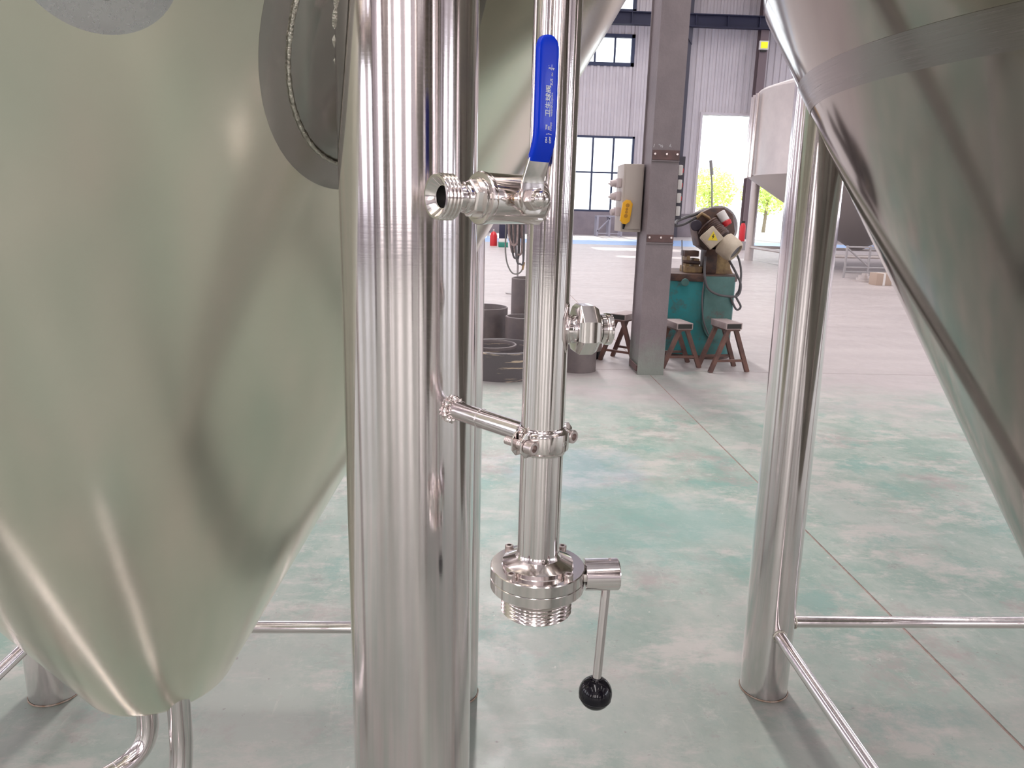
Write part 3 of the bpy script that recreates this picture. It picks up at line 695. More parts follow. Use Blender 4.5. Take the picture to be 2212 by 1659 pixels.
# ================================================================ NEAR STEEL COLUMN
cx0, cx1, cy0, cy1 = 1.078, 1.262, 4.96, 5.27
col_ = thing('steel_column', 'tall grey-brown painted steel column in the middle distance with rusty bolted plates', 'column', ((cx0 + cx1) / 2, cy0, 0))
G().box2((cx0, cy0, 0), (cx1, cy0 + .012, HALL_Z - .23)).build('front_flange', M_col, col_)
G().box2((cx0, cy1 - .012, 0), (cx1, cy1, HALL_Z - .23)).build('rear_flange', M_col, col_)
G().box2((cx0 + .012, cy0 + .012, 0), (cx0 + .024, cy1 - .012, HALL_Z - .23)).build('web', M_col, col_)
G().box2((cx0 - .006, cy0 + .03, .02), (cx0 + .004, cy1 - .03, .06)).build('base_cleat', M_rustplate, col_)
def at_z(py, Y, px=1420): return at(px, py, Y).z
for (ya, yb) in ((324, 345), (507, 523)):
    z1, z0 = at_z(ya, cy0), at_z(yb, cy0)
    pl = G().box2((cx0 + .004, cy0 - .008, z0), (cx1 - .002, cy0, z1)).build('bolted_plate', M_rustplate, col_)
    G().box2((cx0 + .002, cy0 - .012, z0 - .010), (cx1 - .001, cy0, z0 - .003)).build('plate_lip', M_col, pl)
    for fx in (.10, .52, .90):
        q = Vector((cx0 + (cx1 - cx0) * fx, cy0 - .008, (z0 + z1) / 2 + .006))
        G().cyl(q, q + Vector((0, -.008, 0)), .0085, seg=6, bev=.0015).build('bolt', M_screw, pl)
# weathered paint low on the front flange
n_2, l_2, b_2 = nodes(M_col)
gz = n_2.new('ShaderNodeNewGeometry'); sz2 = n_2.new('ShaderNodeSeparateXYZ'); l_2.new(gz.outputs['Position'], sz2.inputs[0])
zz_ = n_2.new('ShaderNodeMath'); zz_.operation = 'ADD'; l_2.new(sz2.outputs['Z'], zz_.inputs[0]); l_2.new(noise(M_col, coords(M_col), 9, 6, .7, .2, .8, -.16, .16), zz_.inputs[1])
zr = n_2.new('ShaderNodeMapRange'); zr.inputs[1].default_value = .30; zr.inputs[2].default_value = .04; zr.inputs[3].default_value = 0; zr.inputs[4].default_value = .75; l_2.new(zz_.outputs[0], zr.inputs[0])
old = b_2.inputs['Base Color'].links[0].from_socket
l_2.new(mixc(M_col, zr.outputs[0], old, (.25, .29, .25)), b_2.inputs['Base Color'])
# chalk marks
M_chalk = mat('chalk', (.55, .52, .54), .9)
for (a, b) in (((1412, 318), (1414, 311)), ((1423, 312), (1428, 314)), ((1427, 317), (1431, 313)), ((1430, 319), (1432, 315)), ((1446, 317), (1449, 311)), ((1447, 313), (1450, 318))):
    A, B = at(*a, cy0 - .001), at(*b, cy0 - .001); G().bar(A, B, .004, .001, (0, 1, 0)).build('chalk_mark', M_chalk, col_)

M_beige = mat('beige_enamel', (.50, .43, .385), .45)
M_pink = mat('pinkish_plastic', (.62, .52, .52), .5)
M_yellow = mat('orange_yellow_plastic', (.85, .42, .01), .4)
M_red = mat('red_plastic', (.62, .03, .04), .4)
M_whitep = mat('white_plastic', (.74, .70, .68), .45)
YB = 5.36
a, b = at(1333, 357, YB), at(1374, 500, YB)
bx0, bx1, bz0, bz1 = at(1334, 420, YB).x, cx0 - .001, b.z, a.z
eb = thing('control_cabinet', 'tall beige electrical cabinet hung on the left side of the grey column', 'cabinet', (bx0, YB, bz0))
G().box2((bx0, YB - .20, bz0), (bx1, YB + .06, bz1), .006).build('cabinet_body', M_beige, eb)
G().box2((bx0 + .012, YB - .207, bz0 + .02), (bx1 - .01, YB - .2005, bz1 - .02), .002).build('door', M_beige, eb)
for k, py in enumerate((396, 424, 457)):
    z = at(1322, py, YB).z; xo = at(1311, py, YB).x
    s_ = G().box2((bx0 - .030, YB - .14, z - .030), (bx0, YB - .02, z + .030), .004).build('wall_socket', M_pink, eb)
    G().cyl((bx0 - .028, YB - .08, z), (xo + .012, YB - .085, z - .006), .026, .022, seg=20, bev=.003).build('plug', M_pink, s_)
    if k < 2: G().cyl((xo + .014, YB - .085, z - .006), (xo - .004, YB - .087, z - .007), .008, .005, seg=10).build('cable_gland', M_pink, s_)
# yellow pendant control
pa, pb = at(1357, 432, YB - .22), at(1348, 484, YB - .22)
pn = thing('pendant_control', 'orange-yellow push-button pendant hanging on the beige cabinet door', 'control', (pb.x, pb.y, pb.z))
ud = (pa - pb).normalized(); L = (pa - pb).length; vx = Vector((0, -1, 0)).cross(ud).normalized() * -1
Mx = Matrix((vx, ud, vx.cross(ud))).transposed().to_4x4(); Mx.translation = pb - vx.cross(ud) * .012
w_ = .034
G().prism([(-w_ * .35, 0), (w_ * .35, 0), (w_, L * .14), (w_ * 1.02, L * .86), (w_ * .4, L), (-w_ * .4, L), (-w_ * 1.02, L * .86), (-w_, L * .14)], .024, Mx).build('pendant_body', M_yellow, pn, bevel=.003)
M_btn = mat('dark_button', (.45, .20, .01), .5)
for k, u in enumerate((.78, .62, .50, .34)):
    q = Mx @ Vector((0, L * u, .024 if vx.cross(ud).y < 0 else 0)); dn = Vector((0, -1, 0))
    G().cyl(q, q + dn * .004, .013 if k in (0, 3) else .009, seg=14, bev=.001).build('button', M_btn, pn)
G().cyl(pb, pb - ud * .035, .012, .006, seg=12).build('cable_gland', M_black, pn)
# socket strip on the right rear of the column
sb = thing('socket_strip', 'dark vertical backboard with white and red plugs behind right edge of grey column', 'socket board', (cx1, 5.3, .9))
p0_, p1_ = at(1470, 340, 5.36), at(1464, 474, 5.36)
G().box2((cx1 - .05, cy1 + .001, p1_.z), (at(1475, 400, 5.29).x, cy1 + .03, p0_.z)).build('backboard', M_navy2, sb)
for k, (px, py) in enumerate(((1469, 368), (1467, 399), (1465, 428), (1463, 456))):
    q = at(px, py, 5.24)
    s_ = G().box2((max(cx1 + .001, q.x - .018), cy1 - .06, q.z - .034), (q.x + .014, cy1 + .001, q.z + .034), .008).build('socket', M_whitep, sb)
    if k < 3: G().box2((q.x + .0145, cy1 - .05, q.z - .018), (q.x + .020, cy1 - .01, q.z + .012), .002).build('red_plug', M_red, s_)

# ================================================================ SAW MACHINE
M_teal = mottled('worn_teal_paint', (.015, .22, .235), (.05, .13, .12), 2.3, .45, 0, .40, .62, .1, 30, c3=(.09, .05, .04))
M_grime = mottled('oily_brown_steel', (.040, .024, .024), (.12, .06, .04), 14, .5, 0, .35, .65, .3, 40)
M_ochre = mottled('ochre_cast', (.42, .29, .13), (.20, .12, .07), 16, .55)
M_cream = mottled('cream_motor_paint', (.62, .53, .42), (.45, .36, .27), 10, .5)
M_rub = mat('cable_rubber', (.10, .095, .10), .6)
M_grey = mat('machine_grey', (.35, .33, .34), .5)
YS_ = 5.62
sx0, sx1 = 1.43, at(1588, 700, YS_).x; sz = at(1510, 592, YS_).z
saw = thing('cutting_machine', 'teal metal-cutting machine with grimy brown head and cream motor behind the trestles', 'machine', ((sx0 + sx1) / 2, YS_ + .3, 0))
g = G(); n8 = 12
yb = YS_ + .60; rad = .16
pl = [(sx0, YS_ + .02), (sx0 + .25, YS_ - .05), (sx1 - rad, YS_ - .05)] + [(sx1 - rad + rad * sin(radians(t)), YS_ - .05 + rad - rad * cos(radians(t))) for t in range(15, 91, 15)] + [(sx1, yb), (sx0, yb)]
g.prism(pl, sz - .055 - .03, Matrix.Translation((0, 0, .03))); g.build('cabinet', M_teal, saw, bevel=.004)
g = G(); ce = Vector(((sx0 + sx1) / 2, (YS_ + yb) / 2, 0))
g.prism([(ce.x + (x - ce.x) * 1.035, ce.y + (y - ce.y) * 1.035) for x, y in pl], .055, Matrix.Translation((0, 0, sz - .055))); g.build('tray_rim', M_grime, saw, bevel=.004)
g = G(); g.prism([(ce.x + (x - ce.x) * 1.01, ce.y + (y - ce.y) * 1.01) for x, y in pl], .03, Matrix()); g.build('plinth', M_grime, saw)
# rounded guard plate on the front right
gx0, gx1 = at(1522, 650, 5.52).x, at(1585, 650, 5.52).x; gz0, gz1 = at(1550, 735, 5.52).z, at(1550, 598, 5.52).z; gr = (gx1 - gx0) / 2
pp = [(gx1, gz1), (gx0, gz1)] + [((gx0 + gx1) / 2 - gr * cos(radians(t)), gz0 + gr * 1.5 - gr * 1.5 * sin(radians(t))) for t in range(0, 181, 12)]
M_teal2 = mottled('faded_teal_paint', (.09, .21, .20), (.05, .13, .12), 3.3, .5, c3=(.10, .06, .05))
Mx = Matrix(((1, 0, 0), (0, 0, 1), (0, 1, 0))).to_4x4(); Mx.translation = Vector((0, 5.535, 0))
G().prism(pp, .035, Mx).build('guard_plate', M_teal2, saw, bevel=.004)
G().cyl(at(1480, 610, 5.57), at(1480, 610, 5.54), .03, seg=20, bev=.004).build('round_cover', M_teal2, saw)
# head
YH = 5.80
def P(px, py, dy=0.0): return at(px, py, YH + dy)
g = G(); R = []
for (px0, px1, py, d0, d1) in ((1538, 1577, 590, -.08, .08), (1541, 1573, 578, -.06, .06), (1543, 1572, 560, -.055, .055), (1540, 1574, 535, -.06, .06)):
    a, b = P(px0, py), P(px1, py); R.append([g.bm.verts.new(v) for v in (Vector((a.x, YH + d0, a.z)), Vector((b.x, YH + d0, b.z)), Vector((b.x, YH + d1, b.z)), Vector((a.x, YH + d1, a.z)))])
for A, B in zip(R, R[1:]):
    for i in range(4): g.bm.faces.new([A[i], A[(i + 1) % 4], B[(i + 1) % 4], B[i]])
g.bm.faces.new(R[0]); g.bm.faces.new(R[-1]); g.build('pedestal', M_ochre, saw, bevel=.006)
a = P(1520, 590); g = G(); g.box2((P(1516, 560).x, YH - .10, sz), (P(1541, 560).x, YH + .05, P(1520, 530).z)); g.build('pivot_block', M_grime, saw, bevel=.008)
# gear housing: fat polygon leaning to the right
hous = [(1494, 480), (1508, 458), (1527, 449), (1556, 448), (1575, 462), (1580, 500), (1572, 527), (1548, 545), (1520, 541), (1503, 530), (1500, 515)]
pts = [P(*h) for h in hous]
Mh = Matrix(((1, 0, 0), (0, 0, 1), (0, 1, 0))).to_4x4(); Mh.translation = Vector((0, YH - .10, 0))
G().prism([(p.x, p.z) for p in pts], .20, Mh).build('gear_housing', M_grime, saw, bevel=.02)
G().cyl(P(1504, 487, -.11), P(1504, 487, -.13), .043, seg=24, bev=.006).build('bearing_cover', mat('dark_cap', (.05, .04, .06), .5), saw)
G().tube([P(1505, 470, -.12), P(1516, 461, -.13), P(1530, 470, -.13), P(1541, 482, -.13), P(1520, 495, -.13)], .012, 8).build('casting_rib', M_ochre, saw)
# blade guard arc
g = G(); gc = P(1548, 492, .12)
arc = [gc + Vector((.155 * cos(radians(t)), 0, .165 * sin(radians(t)))) for t in range(-35, 186, 10)]
g.strip(arc, .06, .012, (0, 1, 0)); g.build('blade_guard', M_grey, saw)
# motor: brown barrel then cream end drum pointing down, right and to the viewer
ma, mb_, mc = P(1528, 487, -.16), P(1562, 524, -.24), P(1590, 546, -.31)
G().rev([(0, 0), (.085, 0), (.088, .01)] + [(.088 if k % 2 else .080, .015 + .008 * k) for k in range(16)] + [(.08, .15), (0, .15)], Matrix.Translation(ma) @ frame(mb_ - ma), 32).build('motor_barrel', M_grime, saw, angle=20)
Lm = (mc - mb_).length
G().rev([(0, 0), (.080, 0), (.088, .008), (.088, Lm * .72), (.080, Lm * .93), (.070, Lm), (.062, Lm), (.060, Lm - .02), (0, Lm - .02)], Matrix.Translation(mb_) @ frame(mc - mb_), 40).build('motor_end_drum', M_cream, saw, angle=35)
G().rev([(.058, 0), (.052, .006), (0, .006)], Matrix.Translation(mc - (mc - mb_).normalized() * .018) @ frame(mc - mb_), 32).build('fan_grille', M_rub, saw)
# cream terminal box with a warning sign
tb = P(1537, 514, -.30); ty = (mb_ - ma).normalized(); fr = frame(Vector((-.25, -.95, .1)), ty); tF = Matrix.Translation(tb) @ Matrix.Rotation(0, 4, 'Z') @ fr
bxo = G().box((0, 0, 0), (.125, .125, .09), tF, bev=.01).build('terminal_box', M_cream, saw)
M_sign = mat('yellow_sign', (.85, .65, .04), .5)
zf = .0455; tri = [(-.036, -.03), (.036, -.03), (0, .038)]
tr2 = Matrix.Rotation(radians(35), 4, 'Z')
tF2 = tF @ Matrix.Translation((-.012, .0, zf))
dwn = (fr.inverted() @ Vector((0, 0, 1))); ang = atan2(dwn.y, dwn.x) - pi / 2
tF2 = tF2 @ Matrix.Rotation(ang, 4, 'Z')
G().prism(tri, .001, tF2).build('warning_sign', M_sign, bxo)
G().prism([(.004, .020), (-.009, -.002), (-.001, -.002), (-.005, -.021), (.010, .003), (.001, .003), (.007, .018)], .0008, tF2 @ Matrix.Translation((0, -.002, .001))).build('warning_bolt', M_bore, bxo)
# red and white plug on the housing
qa, qb = P(1556, 458, -.14), P(1567, 478, -.16)
pg = G().cyl(qa, qb, .034, .036, seg=20, bev=.004).build('plug_body', M_whitep, saw)
G().cyl(qb, P(1572, 487, -.17), .040, .036, seg=20, bev=.005).build('plug_collar', M_red, saw)
# upright handle rod
G().tube([P(1538, 462, -.02), P(1538, 395, -.02), P(1536, 372, -.02)], .006, 10).build('handle_rod', M_grey, saw)
G().cyl(P(1538, 378, -.02), P(1535, 346, -.02), .013, .011, seg=14, bev=.003).build('handle_grip', M_grey, saw)
# vise on the left
g = G(); g.box2((P(1474, 590).x, YH - .06, sz), (P(1512, 590).x, YH + .10, sz + .05)); g.build('vise_base', M_ochre, saw, bevel=.008)
for (x0, x1, y0, y1, mt_) in ((1478, 1488, 576, 550, M_ochre), (1494, 1508, 576, 558, M_ochre), (1475, 1507, 553, 541, M_grime)):
    a, b = P(x0, y0), P(x1, y1); G().box2((a.x, YH - .05, a.z), (b.x, YH + .07, b.z)).build('vise_jaw', mt_, saw, bevel=.006)
G().cyl(P(1475, 565, -.06), P(1512, 568, -.06), .014, seg=14).build('vise_screw', M_grime, saw)
G().bar(P(1474, 592), P(1473, 518), .008, .008).build('stop_rod', M_grey, saw)
# cables
def cable(pts, r, name='cable', parent=saw, material=M_rub):
    pts = [Vector(p) for p in pts]; out = []
    for i in range(len(pts) - 1):
        p0, p1, p2, p3 = pts[max(i - 1, 0)], pts[i], pts[i + 1], pts[min(i + 2, len(pts) - 1)]
        for k in range(6):
            t = k / 6; out.append(.5 * ((2 * p1) + (p2 - p0) * t + (2 * p0 - 5 * p1 + 4 * p2 - p3) * t * t + (-p0 + 3 * p1 - 3 * p2 + p3) * t ** 3))
    out.append(pts[-1]); return G().tube(out, r, 8).build(name, material, parent)
cable([P(1585, 540, -.2), P(1596, 560, -.15), P(1601, 590, -.2), P(1597, 625, -.25), P(1590, 640, -.28), P(1600, 662, -.28), P(1590, 668, -.28), P(1577, 640, -.28)], .008)
cable([P(1575, 562, -.1), P(1590, 590, -.25), P(1600, 615, -.27), P(1594, 638, -.29), P(1570, 640, -.31), P(1545, 634, -.31), P(1528, 620, -.31), P(1522, 590, -.28), P(1524, 555, -.2)], .009)
cable([P(1523, 600, -.29), P(1517, 640, -.30), P(1519, 690, -.30), P(1530, 722, -.30)], .006)
cable([P(1530, 452, -.05), P(1505, 462, -.05), P(1480, 470, -.1), P(1462, 478, -.2), P(1457, 486, -.3)], .012)
cable([P(1528, 456, -.05), P(1503, 470, -.05), P(1478, 484, -.1), P(1460, 488, -.2)], .010)

# ================================================================ STEEL TRESTLES
M_rusty = mottled('rusty_brown_steel', (.085, .042, .036), (.17, .08, .06), 9, .5)
M_rtop = mottled('worn_trestle_top', (.42, .34, .33), (.30, .22, .21), 12, .45)
def trestle(label, loc, rz, h=.335):
    t = thing('steel_trestle', label, 'trestle', (0, 0, 0), 'small welded trestles by the cutting machine')
    top = G().box((0, 0, h - .0225), (.125, .24, .045), None, bev=.002).build('top_channel', M_rtop, t)
    G().box((0, -.1205, h - .0225), (.108, .002, .034)).build('end_shade_plate', M_bore, top)  # dark plate painted in for the shade of the hollow end
    G().box((0, 0, h - .052), (.105, .23, .012)).build('mount_plate', M_rusty, t)
    for sy in (-1, 1):
        for sx in (-1, 1):
            G().bar((sx * .145, sy * .10, 0), (sx * .030, sy * .095, h - .055), .030, .024, (0, 1, 0)).build('leg', M_rusty, t)
        G().bar((-.108, sy * .10, .085), (.108, sy * .10, .085), .016, .016).build('cross_bar', M_rusty, t)
    t.location = loc; t.rotation_euler = (0, 0, rz); return t
trA = onfloor(1468, 797); trB = onfloor(1572, 806); trC = onfloor(1340, 782)
trestle('small rusty trestle just right of the grey column foot, in front of teal machine', (trA.x, trA.y + .13, 0), radians(9))
trestle('small rusty trestle standing rightmost, before the right half of the teal machine', (trB.x, trB.y + .13, 0), radians(9), .36)
trestle('small dark trestle left of the grey column foot, half hidden behind it', (trC.x + .03, trC.y + .06, 0), radians(-38), .37)

# ================================================================ STEEL RINGS AND PIPE STUBS
M_ring = mottled('mill_scale_steel', (.13, .11, .115), (.20, .165, .16), 6, .5, 0, .3, .7, .2, 30)
M_ringc = mottled('flame_cut_scale', (.12, .105, .11), (.12, .105, .11), 5, .55, 0, .56, .64, .3, 20)
rn, rl_, rb_ = nodes(M_ringc)
rl_.new(mixc(M_ringc, noise(M_ringc, coords(M_ringc, scale=(1.2, 1.2, 14)), 2.6, 5, .65, .57, .63), (.12, .105, .11), (.56, .45, .33)), rb_.inputs['Base Color'])
def ring(name, label, px, py, r, h, wall, mt=M_ring, z=0, dy=0.0, cat='ring', extra=None, grp='dark steel rings and pipe offcuts in a heap'):
    q = onfloor(px, py); c = Vector((q.x, q.y + r + dy, z))
    o = G().rev([(r, 0), (r, h - .004), (r - .004, h), (r - wall + .002, h), (r - wall, h - .003), (r - wall, 0)], Matrix.Translation(c), 56, close=True)
    t = thing(name, label, cat, c, grp)
    o.build('ring_wall', mt, t, angle=40); return t, c
ring('steel_ring', 'wide low dark steel ring with pale flame-cut bands, at the foot of the heap', 1085, 826, .30, .19, .035, M_ringc)
t_, c_ = ring('steel_ring', 'thin dark ring lying flat on top of the wide low ring', 1062, 826, .17, .02, .014, z=.19, dy=.10)
ring('pipe_offcut', 'broad dark steel drum offcut behind the low ring, beside the rear tank leg', 1040, 775, .20, .36, .012, cat='pipe', dy=.10)
ring('pipe_offcut', 'dark pipe offcut with pale rim just left of the thin pipe', 1128, 782, .13, .33, .016, dy=-.02, cat='pipe')
ring('pipe_offcut', 'tallest grey-brown pipe offcut, rising behind the pale-rimmed one', 1148, 757, .165, .56, .012, dy=.12, cat='pipe')
ring('pipe_offcut', 'dark short pipe offcut under the union nut, with two holes', 1251, 807, .135, .30, .014, cat='pipe')
t_ = thing('striped_drum', 'short drum banded black and cream, behind the dark offcut under the union nut', 'drum', onfloor(1278, 782) + Vector((-.02, .20, 0)))
cc = t_.location
for k, (z0, z1, mt) in enumerate(((0, .06, M_black), (.06, .13, mottled('dusty_cream', (.45, .36, .32), (.35, .27, .25), 9, .7)), (.13, .20, M_black), (.20, .26, M_ring))):
    G().rev([(0, z0), (.125, z0), (.125, z1), (0, z1)], Matrix.Translation(cc), 40).build('drum_band', mt, t_)
# cable stand beyond, in the gap left of the thin pipe
q = onfloor(1117, 634); YC = q.y
cs = thing('cable_stand', 'slim upright pole hung with looped hoses and cables, seen below the ball valve', 'stand', (q.x, q.y, 0))
M_pole = mat('pole_grey', (.40, .37, .37), .5)
G().rev([(0, 0), (.16, 0), (.16, .012), (.02, .02), (0, .02)], Matrix.Translation(q), 32).build('base_disc', M_pole, cs)
G().cyl((q.x, q.y, .02), (q.x, q.y, 2.2), .014, seg=14).build('pole', M_pole, cs)
G().bar((q.x - .16, q.y, 1.40), (q.x + .22, q.y, 1.40), .03, .03).build('hook_bar', M_pole, cs)
def PC(px, py, dy=0): return at(px, py, YC + dy)
M_hose = mat('grey_hose', (.20, .20, .19), .6); M_bundle = mottled('brown_hose_bundle', (.22, .165, .16), (.38, .30, .28), 20, .6)
cable([PC(1094, 470, -.03), PC(1092, 520, -.03), PC(1092, 545, -.05), PC(1096, 570, -.05), PC(1106, 589, -.05), PC(1119, 591, -.05), PC(1128, 582, -.05), PC(1130, 560, -.05), PC(1127, 470, -.05)], .010, 'hose', cs, M_hose)
for k, (x0, x1, yb_) in enumerate(((1100, 1112, 535), (1104, 1122, 548), (1108, 1128, 540), (1112, 1132, 560), (1098, 1118, 520))):
    cable([PC(x0, 460, -.04 * k), PC(x0 + 1, 505, -.04 * k), PC(x0 + 4, yb_, -.04 * k), PC((x0 + x1) / 2 + 1, yb_ + 10, -.04 * k), PC(x1 - 1, yb_, -.04 * k), PC(x1, 460, -.04 * k)], .013, 'hose', cs, M_rub if k % 2 else M_bundle)
for k, (x, yb_) in enumerate(((1103, 520), (1118, 530), (1125, 515))):
    cable([PC(x, 455, .04), PC(x + 1, 490, .05), PC(x + 1, yb_, .04)], .035, 'hose_bundle', cs, M_bundle)
G().cyl(PC(1131, 566, -.1), PC(1129, 583, -.1), .022, .012, seg=12).build('brass_fitting', M_ochre, cs)

# ================================================================ FAR THINGS
q = onfloor(1069, 530, 0); YR = 24.0
def far_box(name, label, cat, px0, px1, py0, py1, Y, depth, material):
    a, b = at(px0, py1, Y), at(px1, py0, Y)
    t = thing(name, label, cat, ((a.x + b.x) / 2, Y, max(0, a.z)))
    G().box2((a.x, Y, max(0, a.z)), (b.x, Y + depth, b.z), .02).build('body', material, t); return t, a, b
a = onfloor(1066, 531); t_ = thing('gas_cylinder', 'red gas cylinder far back, left of the green box in the gap', 'cylinder', a)
h_ = at(1069, 500, a.y).z
G().rev([(0, 0), (.115, 0), (.12, .02), (.12, h_ - .14), (.09, h_ - .05), (.035, h_), (0, h_)], Matrix.Translation(a), 28).build('bottle', M_red, t_)
G().rev([(.03, h_), (.03, h_ + .05), (.015, h_ + .07), (0, h_ + .07)], Matrix.Translation(a), 16).build('valve', M_pole, t_)
a = onfloor(1087, 534); t_ = thing('welding_machine', 'far green-based welding machine with dark body beside the red cylinder', 'machine', a)
k_ = a.y / 1575
G().box2((a.x - 10 * k_, a.y, 0), (a.x + 10 * k_, a.y + .7, 10 * k_)).build('base', mat('green_paint', (.02, .20, .15), .5), t_, bevel=.01)
G().box2((a.x - 9 * k_, a.y + .03, 10 * k_), (a.x + 9 * k_, a.y + .65, 18 * k_)).build('lower_panel', M_whitep, t_, bevel=.01)
G().box2((a.x - 9 * k_, a.y + .03, 18 * k_), (a.x + 9 * k_, a.y + .65, 50 * k_)).build('upper_panel', M_navy, t_, bevel=.01)
# trestle table by the far wall
M_slate = mat('slate_tube', (.36, .35, .42), .5)
a = onfloor(1310, 511); Yt = a.y; Xa, Xb = at(1290, 505, Yt).x, at(1342, 505, Yt).x; zt = at(1310, 466, Yt).z
wt = thing('work_table', 'far tube-framed work table against the dado, left of the beige cabinet', 'table', ((Xa + Xb) / 2, Yt, 0))
G().box2((Xa - .05, Yt, zt - .05), (Xb + .05, Yt + .8, zt)).build('table_top', M_slate, wt)
for x in (Xa, (Xa + Xb) / 2, Xb):
    for y in (Yt + .05, Yt + .75): G().box2((x - .05, y - .04, 0), (x + .05, y + .04, zt - .05)).build('leg', M_slate, wt)
G().bar((Xa, Yt + .05, .25), ((Xa + Xb) / 2, Yt + .05, zt - .12), .08, .05).build('diagonal', M_slate, wt)
G().bar((Xa, Yt + .05, .15), (Xb, Yt + .05, .15), .05, .04).build('stretcher', M_slate, wt)
# yellow lamp on the brown post
a = at(1650, 98, WY - 1.02)
lm = thing('signal_lamp', 'square yellow lamp on the dark brown wall post, top right of the doorway', 'lamp', a)
G().box((a.x, a.y, a.z), (.48, .12, .42), None, bev=.03).build('housing', M_whitep, lm)
G().box((a.x, a.y - .075, a.z), (.34, .03, .30), None, bev=.01).build('lens', emis('yellow_lens', (.85, .80, .02), .5), lm)
G().box((a.x, a.y, a.z - .26), (.30, .08, .08)).build('bracket', M_bore, lm)
# distant fermenter
M_far = mottled('far_steel', (.60, .54, .52), (.50, .45, .44), 1.2, .35, .55)
FCX, FCY, FR = 8.85, 17.4, 2.62
zt_, zb_ = at(1626, 178, 16.5).z, at(1622, 372, 16.5).z
ft = thing('far_tank', 'distant pinkish steel cone-bottomed tank at the doorway, behind the right front leg', 'tank', (FCX, FCY, 0))
G().rev([(FR, zb_), (FR, zt_), (FR - .05, zt_ + .06), (FR * .6, zt_ + .40), (0, zt_ + .55)], Matrix.Translation((FCX, FCY, 0)), 72).build('shell', M_far, ft)
G().rev([(FR + .03, zb_ - .02), (FR + .03, zb_), (FR, zb_)], Matrix.Translation((FCX, FCY, 0)), 72).build('skirt_ring', M_far, ft)
G().rev([(FR + .02, zb_ - .02), (.12, .42), (0, .42)], Matrix.Translation((FCX, FCY, 0)), 72).build('cone', mat('far_cone_steel', (.45, .42, .41), .45, .6), ft)
for (x, y) in ((6.95, 19.3), (6.75, 15.4), (10.8, 19.3), (10.8, 15.4)):
    G().cyl((x, y, 0), (x, y, zb_ + .1), .11, seg=20).build('leg', M_far, ft)
for (a_, b_c) in (((6.95, 19.3), (6.75, 15.4)), ((6.75, 15.4), (10.8, 15.4)), ((6.95, 19.3), (10.8, 19.3))):
    G().cyl((*a_, .35), (*b_c, .35), .035, seg=12).build('brace', M_far, ft)
for k, az_ in enumerate((164, 171, 177)):
    r_ = FR + .07; x, y = FCX + r_ * cos(radians(az_)), FCY + r_ * sin(radians(az_))
    G().cyl((x, y, zb_ - .05), (x, y, zt_ - .05), .045, seg=14).build('riser_pipe', M_turned, ft)
# ladder rail on that tank
for az_ in (222, 229):
    r_ = FR + .16; x, y = FCX + r_ * cos(radians(az_)), FCY + r_ * sin(radians(az_))
    G().cyl((x, y, zb_ - .2), (x, y, zt_ - .5), .03, seg=10).build('ladder_rail', M_far, ft)
for k in range(7):
    z = zb_ + .1 + k * .32; r_ = FR + .16; A_, B_ = radians(222), radians(229)
    G().cyl((FCX + r_ * cos(A_), FCY + r_ * sin(A_), z), (FCX + r_ * cos(B_), FCY + r_ * sin(B_), z), .02, seg=8).build('rung', M_far, ft)
# red extinguisher by the doorway
a = onfloor(1600, 540); t_ = thing('fire_extinguisher', 'small red fire extinguisher far away by the distant tank leg', 'extinguisher', (a.x, a.y, 0))
G().rev([(0, .3), (.09, .3), (.10, .33), (.10, .80), (.05, .92), (0, .92)], Matrix.Translation((a.x, a.y, 0)), 20).build('cylinder', M_red, t_)
G().box((a.x, a.y, .95), (.12, .05, .07)).build('handle', M_bore, t_); G().box2((a.x - .15, a.y - .15, 0), (a.x + .15, a.y + .15, .3)).build('stand', M_grey, t_)
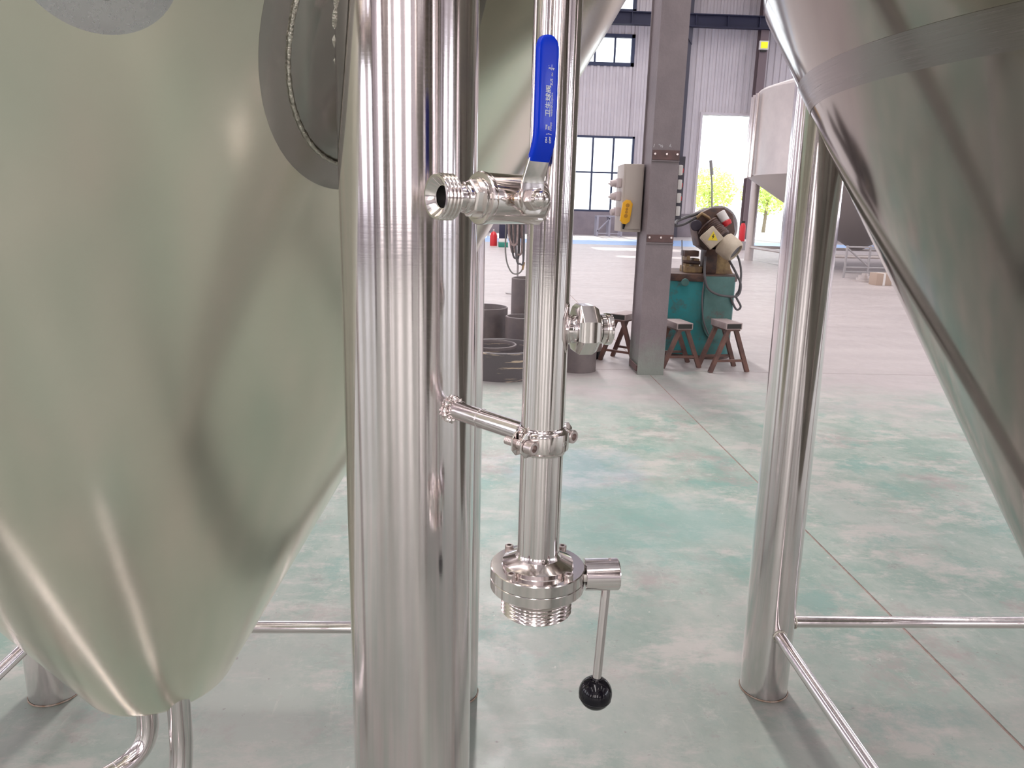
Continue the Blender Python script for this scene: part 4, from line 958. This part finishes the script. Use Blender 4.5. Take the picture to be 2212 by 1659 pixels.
# frame with flange stack seen between right leg and right cone
fy = 14.1; A_, B_ = at(1822, 600, fy), at(1900, 600, fy)
fm = thing('tube_frame', 'light tubular steel frame on the floor, seen right of the right front leg', 'frame', ((A_.x + B_.x) / 2, fy, 0))
for x in (A_.x, (A_.x + B_.x) / 2 + .1, B_.x + .2):
    G().cyl((x, fy, 0), (x, fy, at(1830, 530, fy).z), .022, seg=10).build('upright', M_grey, fm)
for py in (534, 578, 588):
    z = at(1850, py, fy).z; G().cyl((A_.x, fy, z), (B_.x + .2, fy, z), .018, seg=10).build('rail', M_grey, fm)
G().cyl((A_.x, fy, at(1830, 536, fy).z), ((A_.x + B_.x) / 2 + .1, fy, at(1850, 575, fy).z), .016, seg=10).build('diagonal', M_grey, fm)
a = onfloor(1861, 607)
t_ = thing('flange_stack', 'small stack of round steel flanges under the light tubular frame', 'flanges', (a.x, a.y - .1, 0))
for k, (r_, h0, h1) in enumerate(((.24, 0, .03), (.15, .03, .07), (.11, .07, .11), (.06, .11, .15))):
    G().rev([(0, h0), (r_, h0), (r_, h1), (0, h1)], Matrix.Translation((a.x, a.y - .1, 0)), 32).build('flange', M_far, t_)
a = onfloor(1906, 617)
t_ = thing('cardboard_box', 'small brown box on the pale floor beside the right cone edge', 'box', (a.x, a.y, 0))
G().box2((a.x - .12, a.y, 0), (a.x + .16, a.y + .25, .21), .004).build('carton', mat('cardboard', (.42, .32, .26), .8), t_)
G().box2((a.x - .0, a.y - .002, .0), (a.x + .04, a.y + .252, .2115)).build('tape', M_whitep, t_)

# ================================================================ OUTSIDE
random.seed(3)
def tree(x, y, h, r, label):
    t = thing('roadside_tree', label, 'tree', (x, y, 0), 'trees beyond the doorway')
    G().tube([(x, y, -.02), (x + .1, y, h * .5), (x, y, h * .8)], .12, 8, rs=[.16, .12, .06]).build('trunk', M_bark, t)
    g = G()
    for k in range(1700):
        u = Vector((random.gauss(0, 1), random.gauss(0, 1), random.gauss(0, 1))).normalized() * r * random.random() ** .4
        c = Vector((x, y, h * .72)) + Vector((u.x, u.y, u.z * .8)); d1 = Vector((random.gauss(0, 1), random.gauss(0, 1), random.gauss(0, 1))).normalized(); d2 = d1.orthogonal().normalized()
        s = .16
        vs = [g.bm.verts.new(c + d1 * s), g.bm.verts.new(c + d2 * s * .5), g.bm.verts.new(c - d1 * s), g.bm.verts.new(c - d2 * s * .5)]
        g.bm.faces.new(vs)
    o = g.build('foliage', M_leafy, t); o['kind'] = 'stuff'
tree(14.6, 58, 3.6, 1.9, 'sunlit yellow-green tree left in the doorway'); tree(18.5, 62, 4.6, 2.3, 'sunlit yellow-green tree mid doorway'); tree(22.6, 60, 4.2, 2.1, 'sunlit yellow-green tree right, by the distant tank leg')
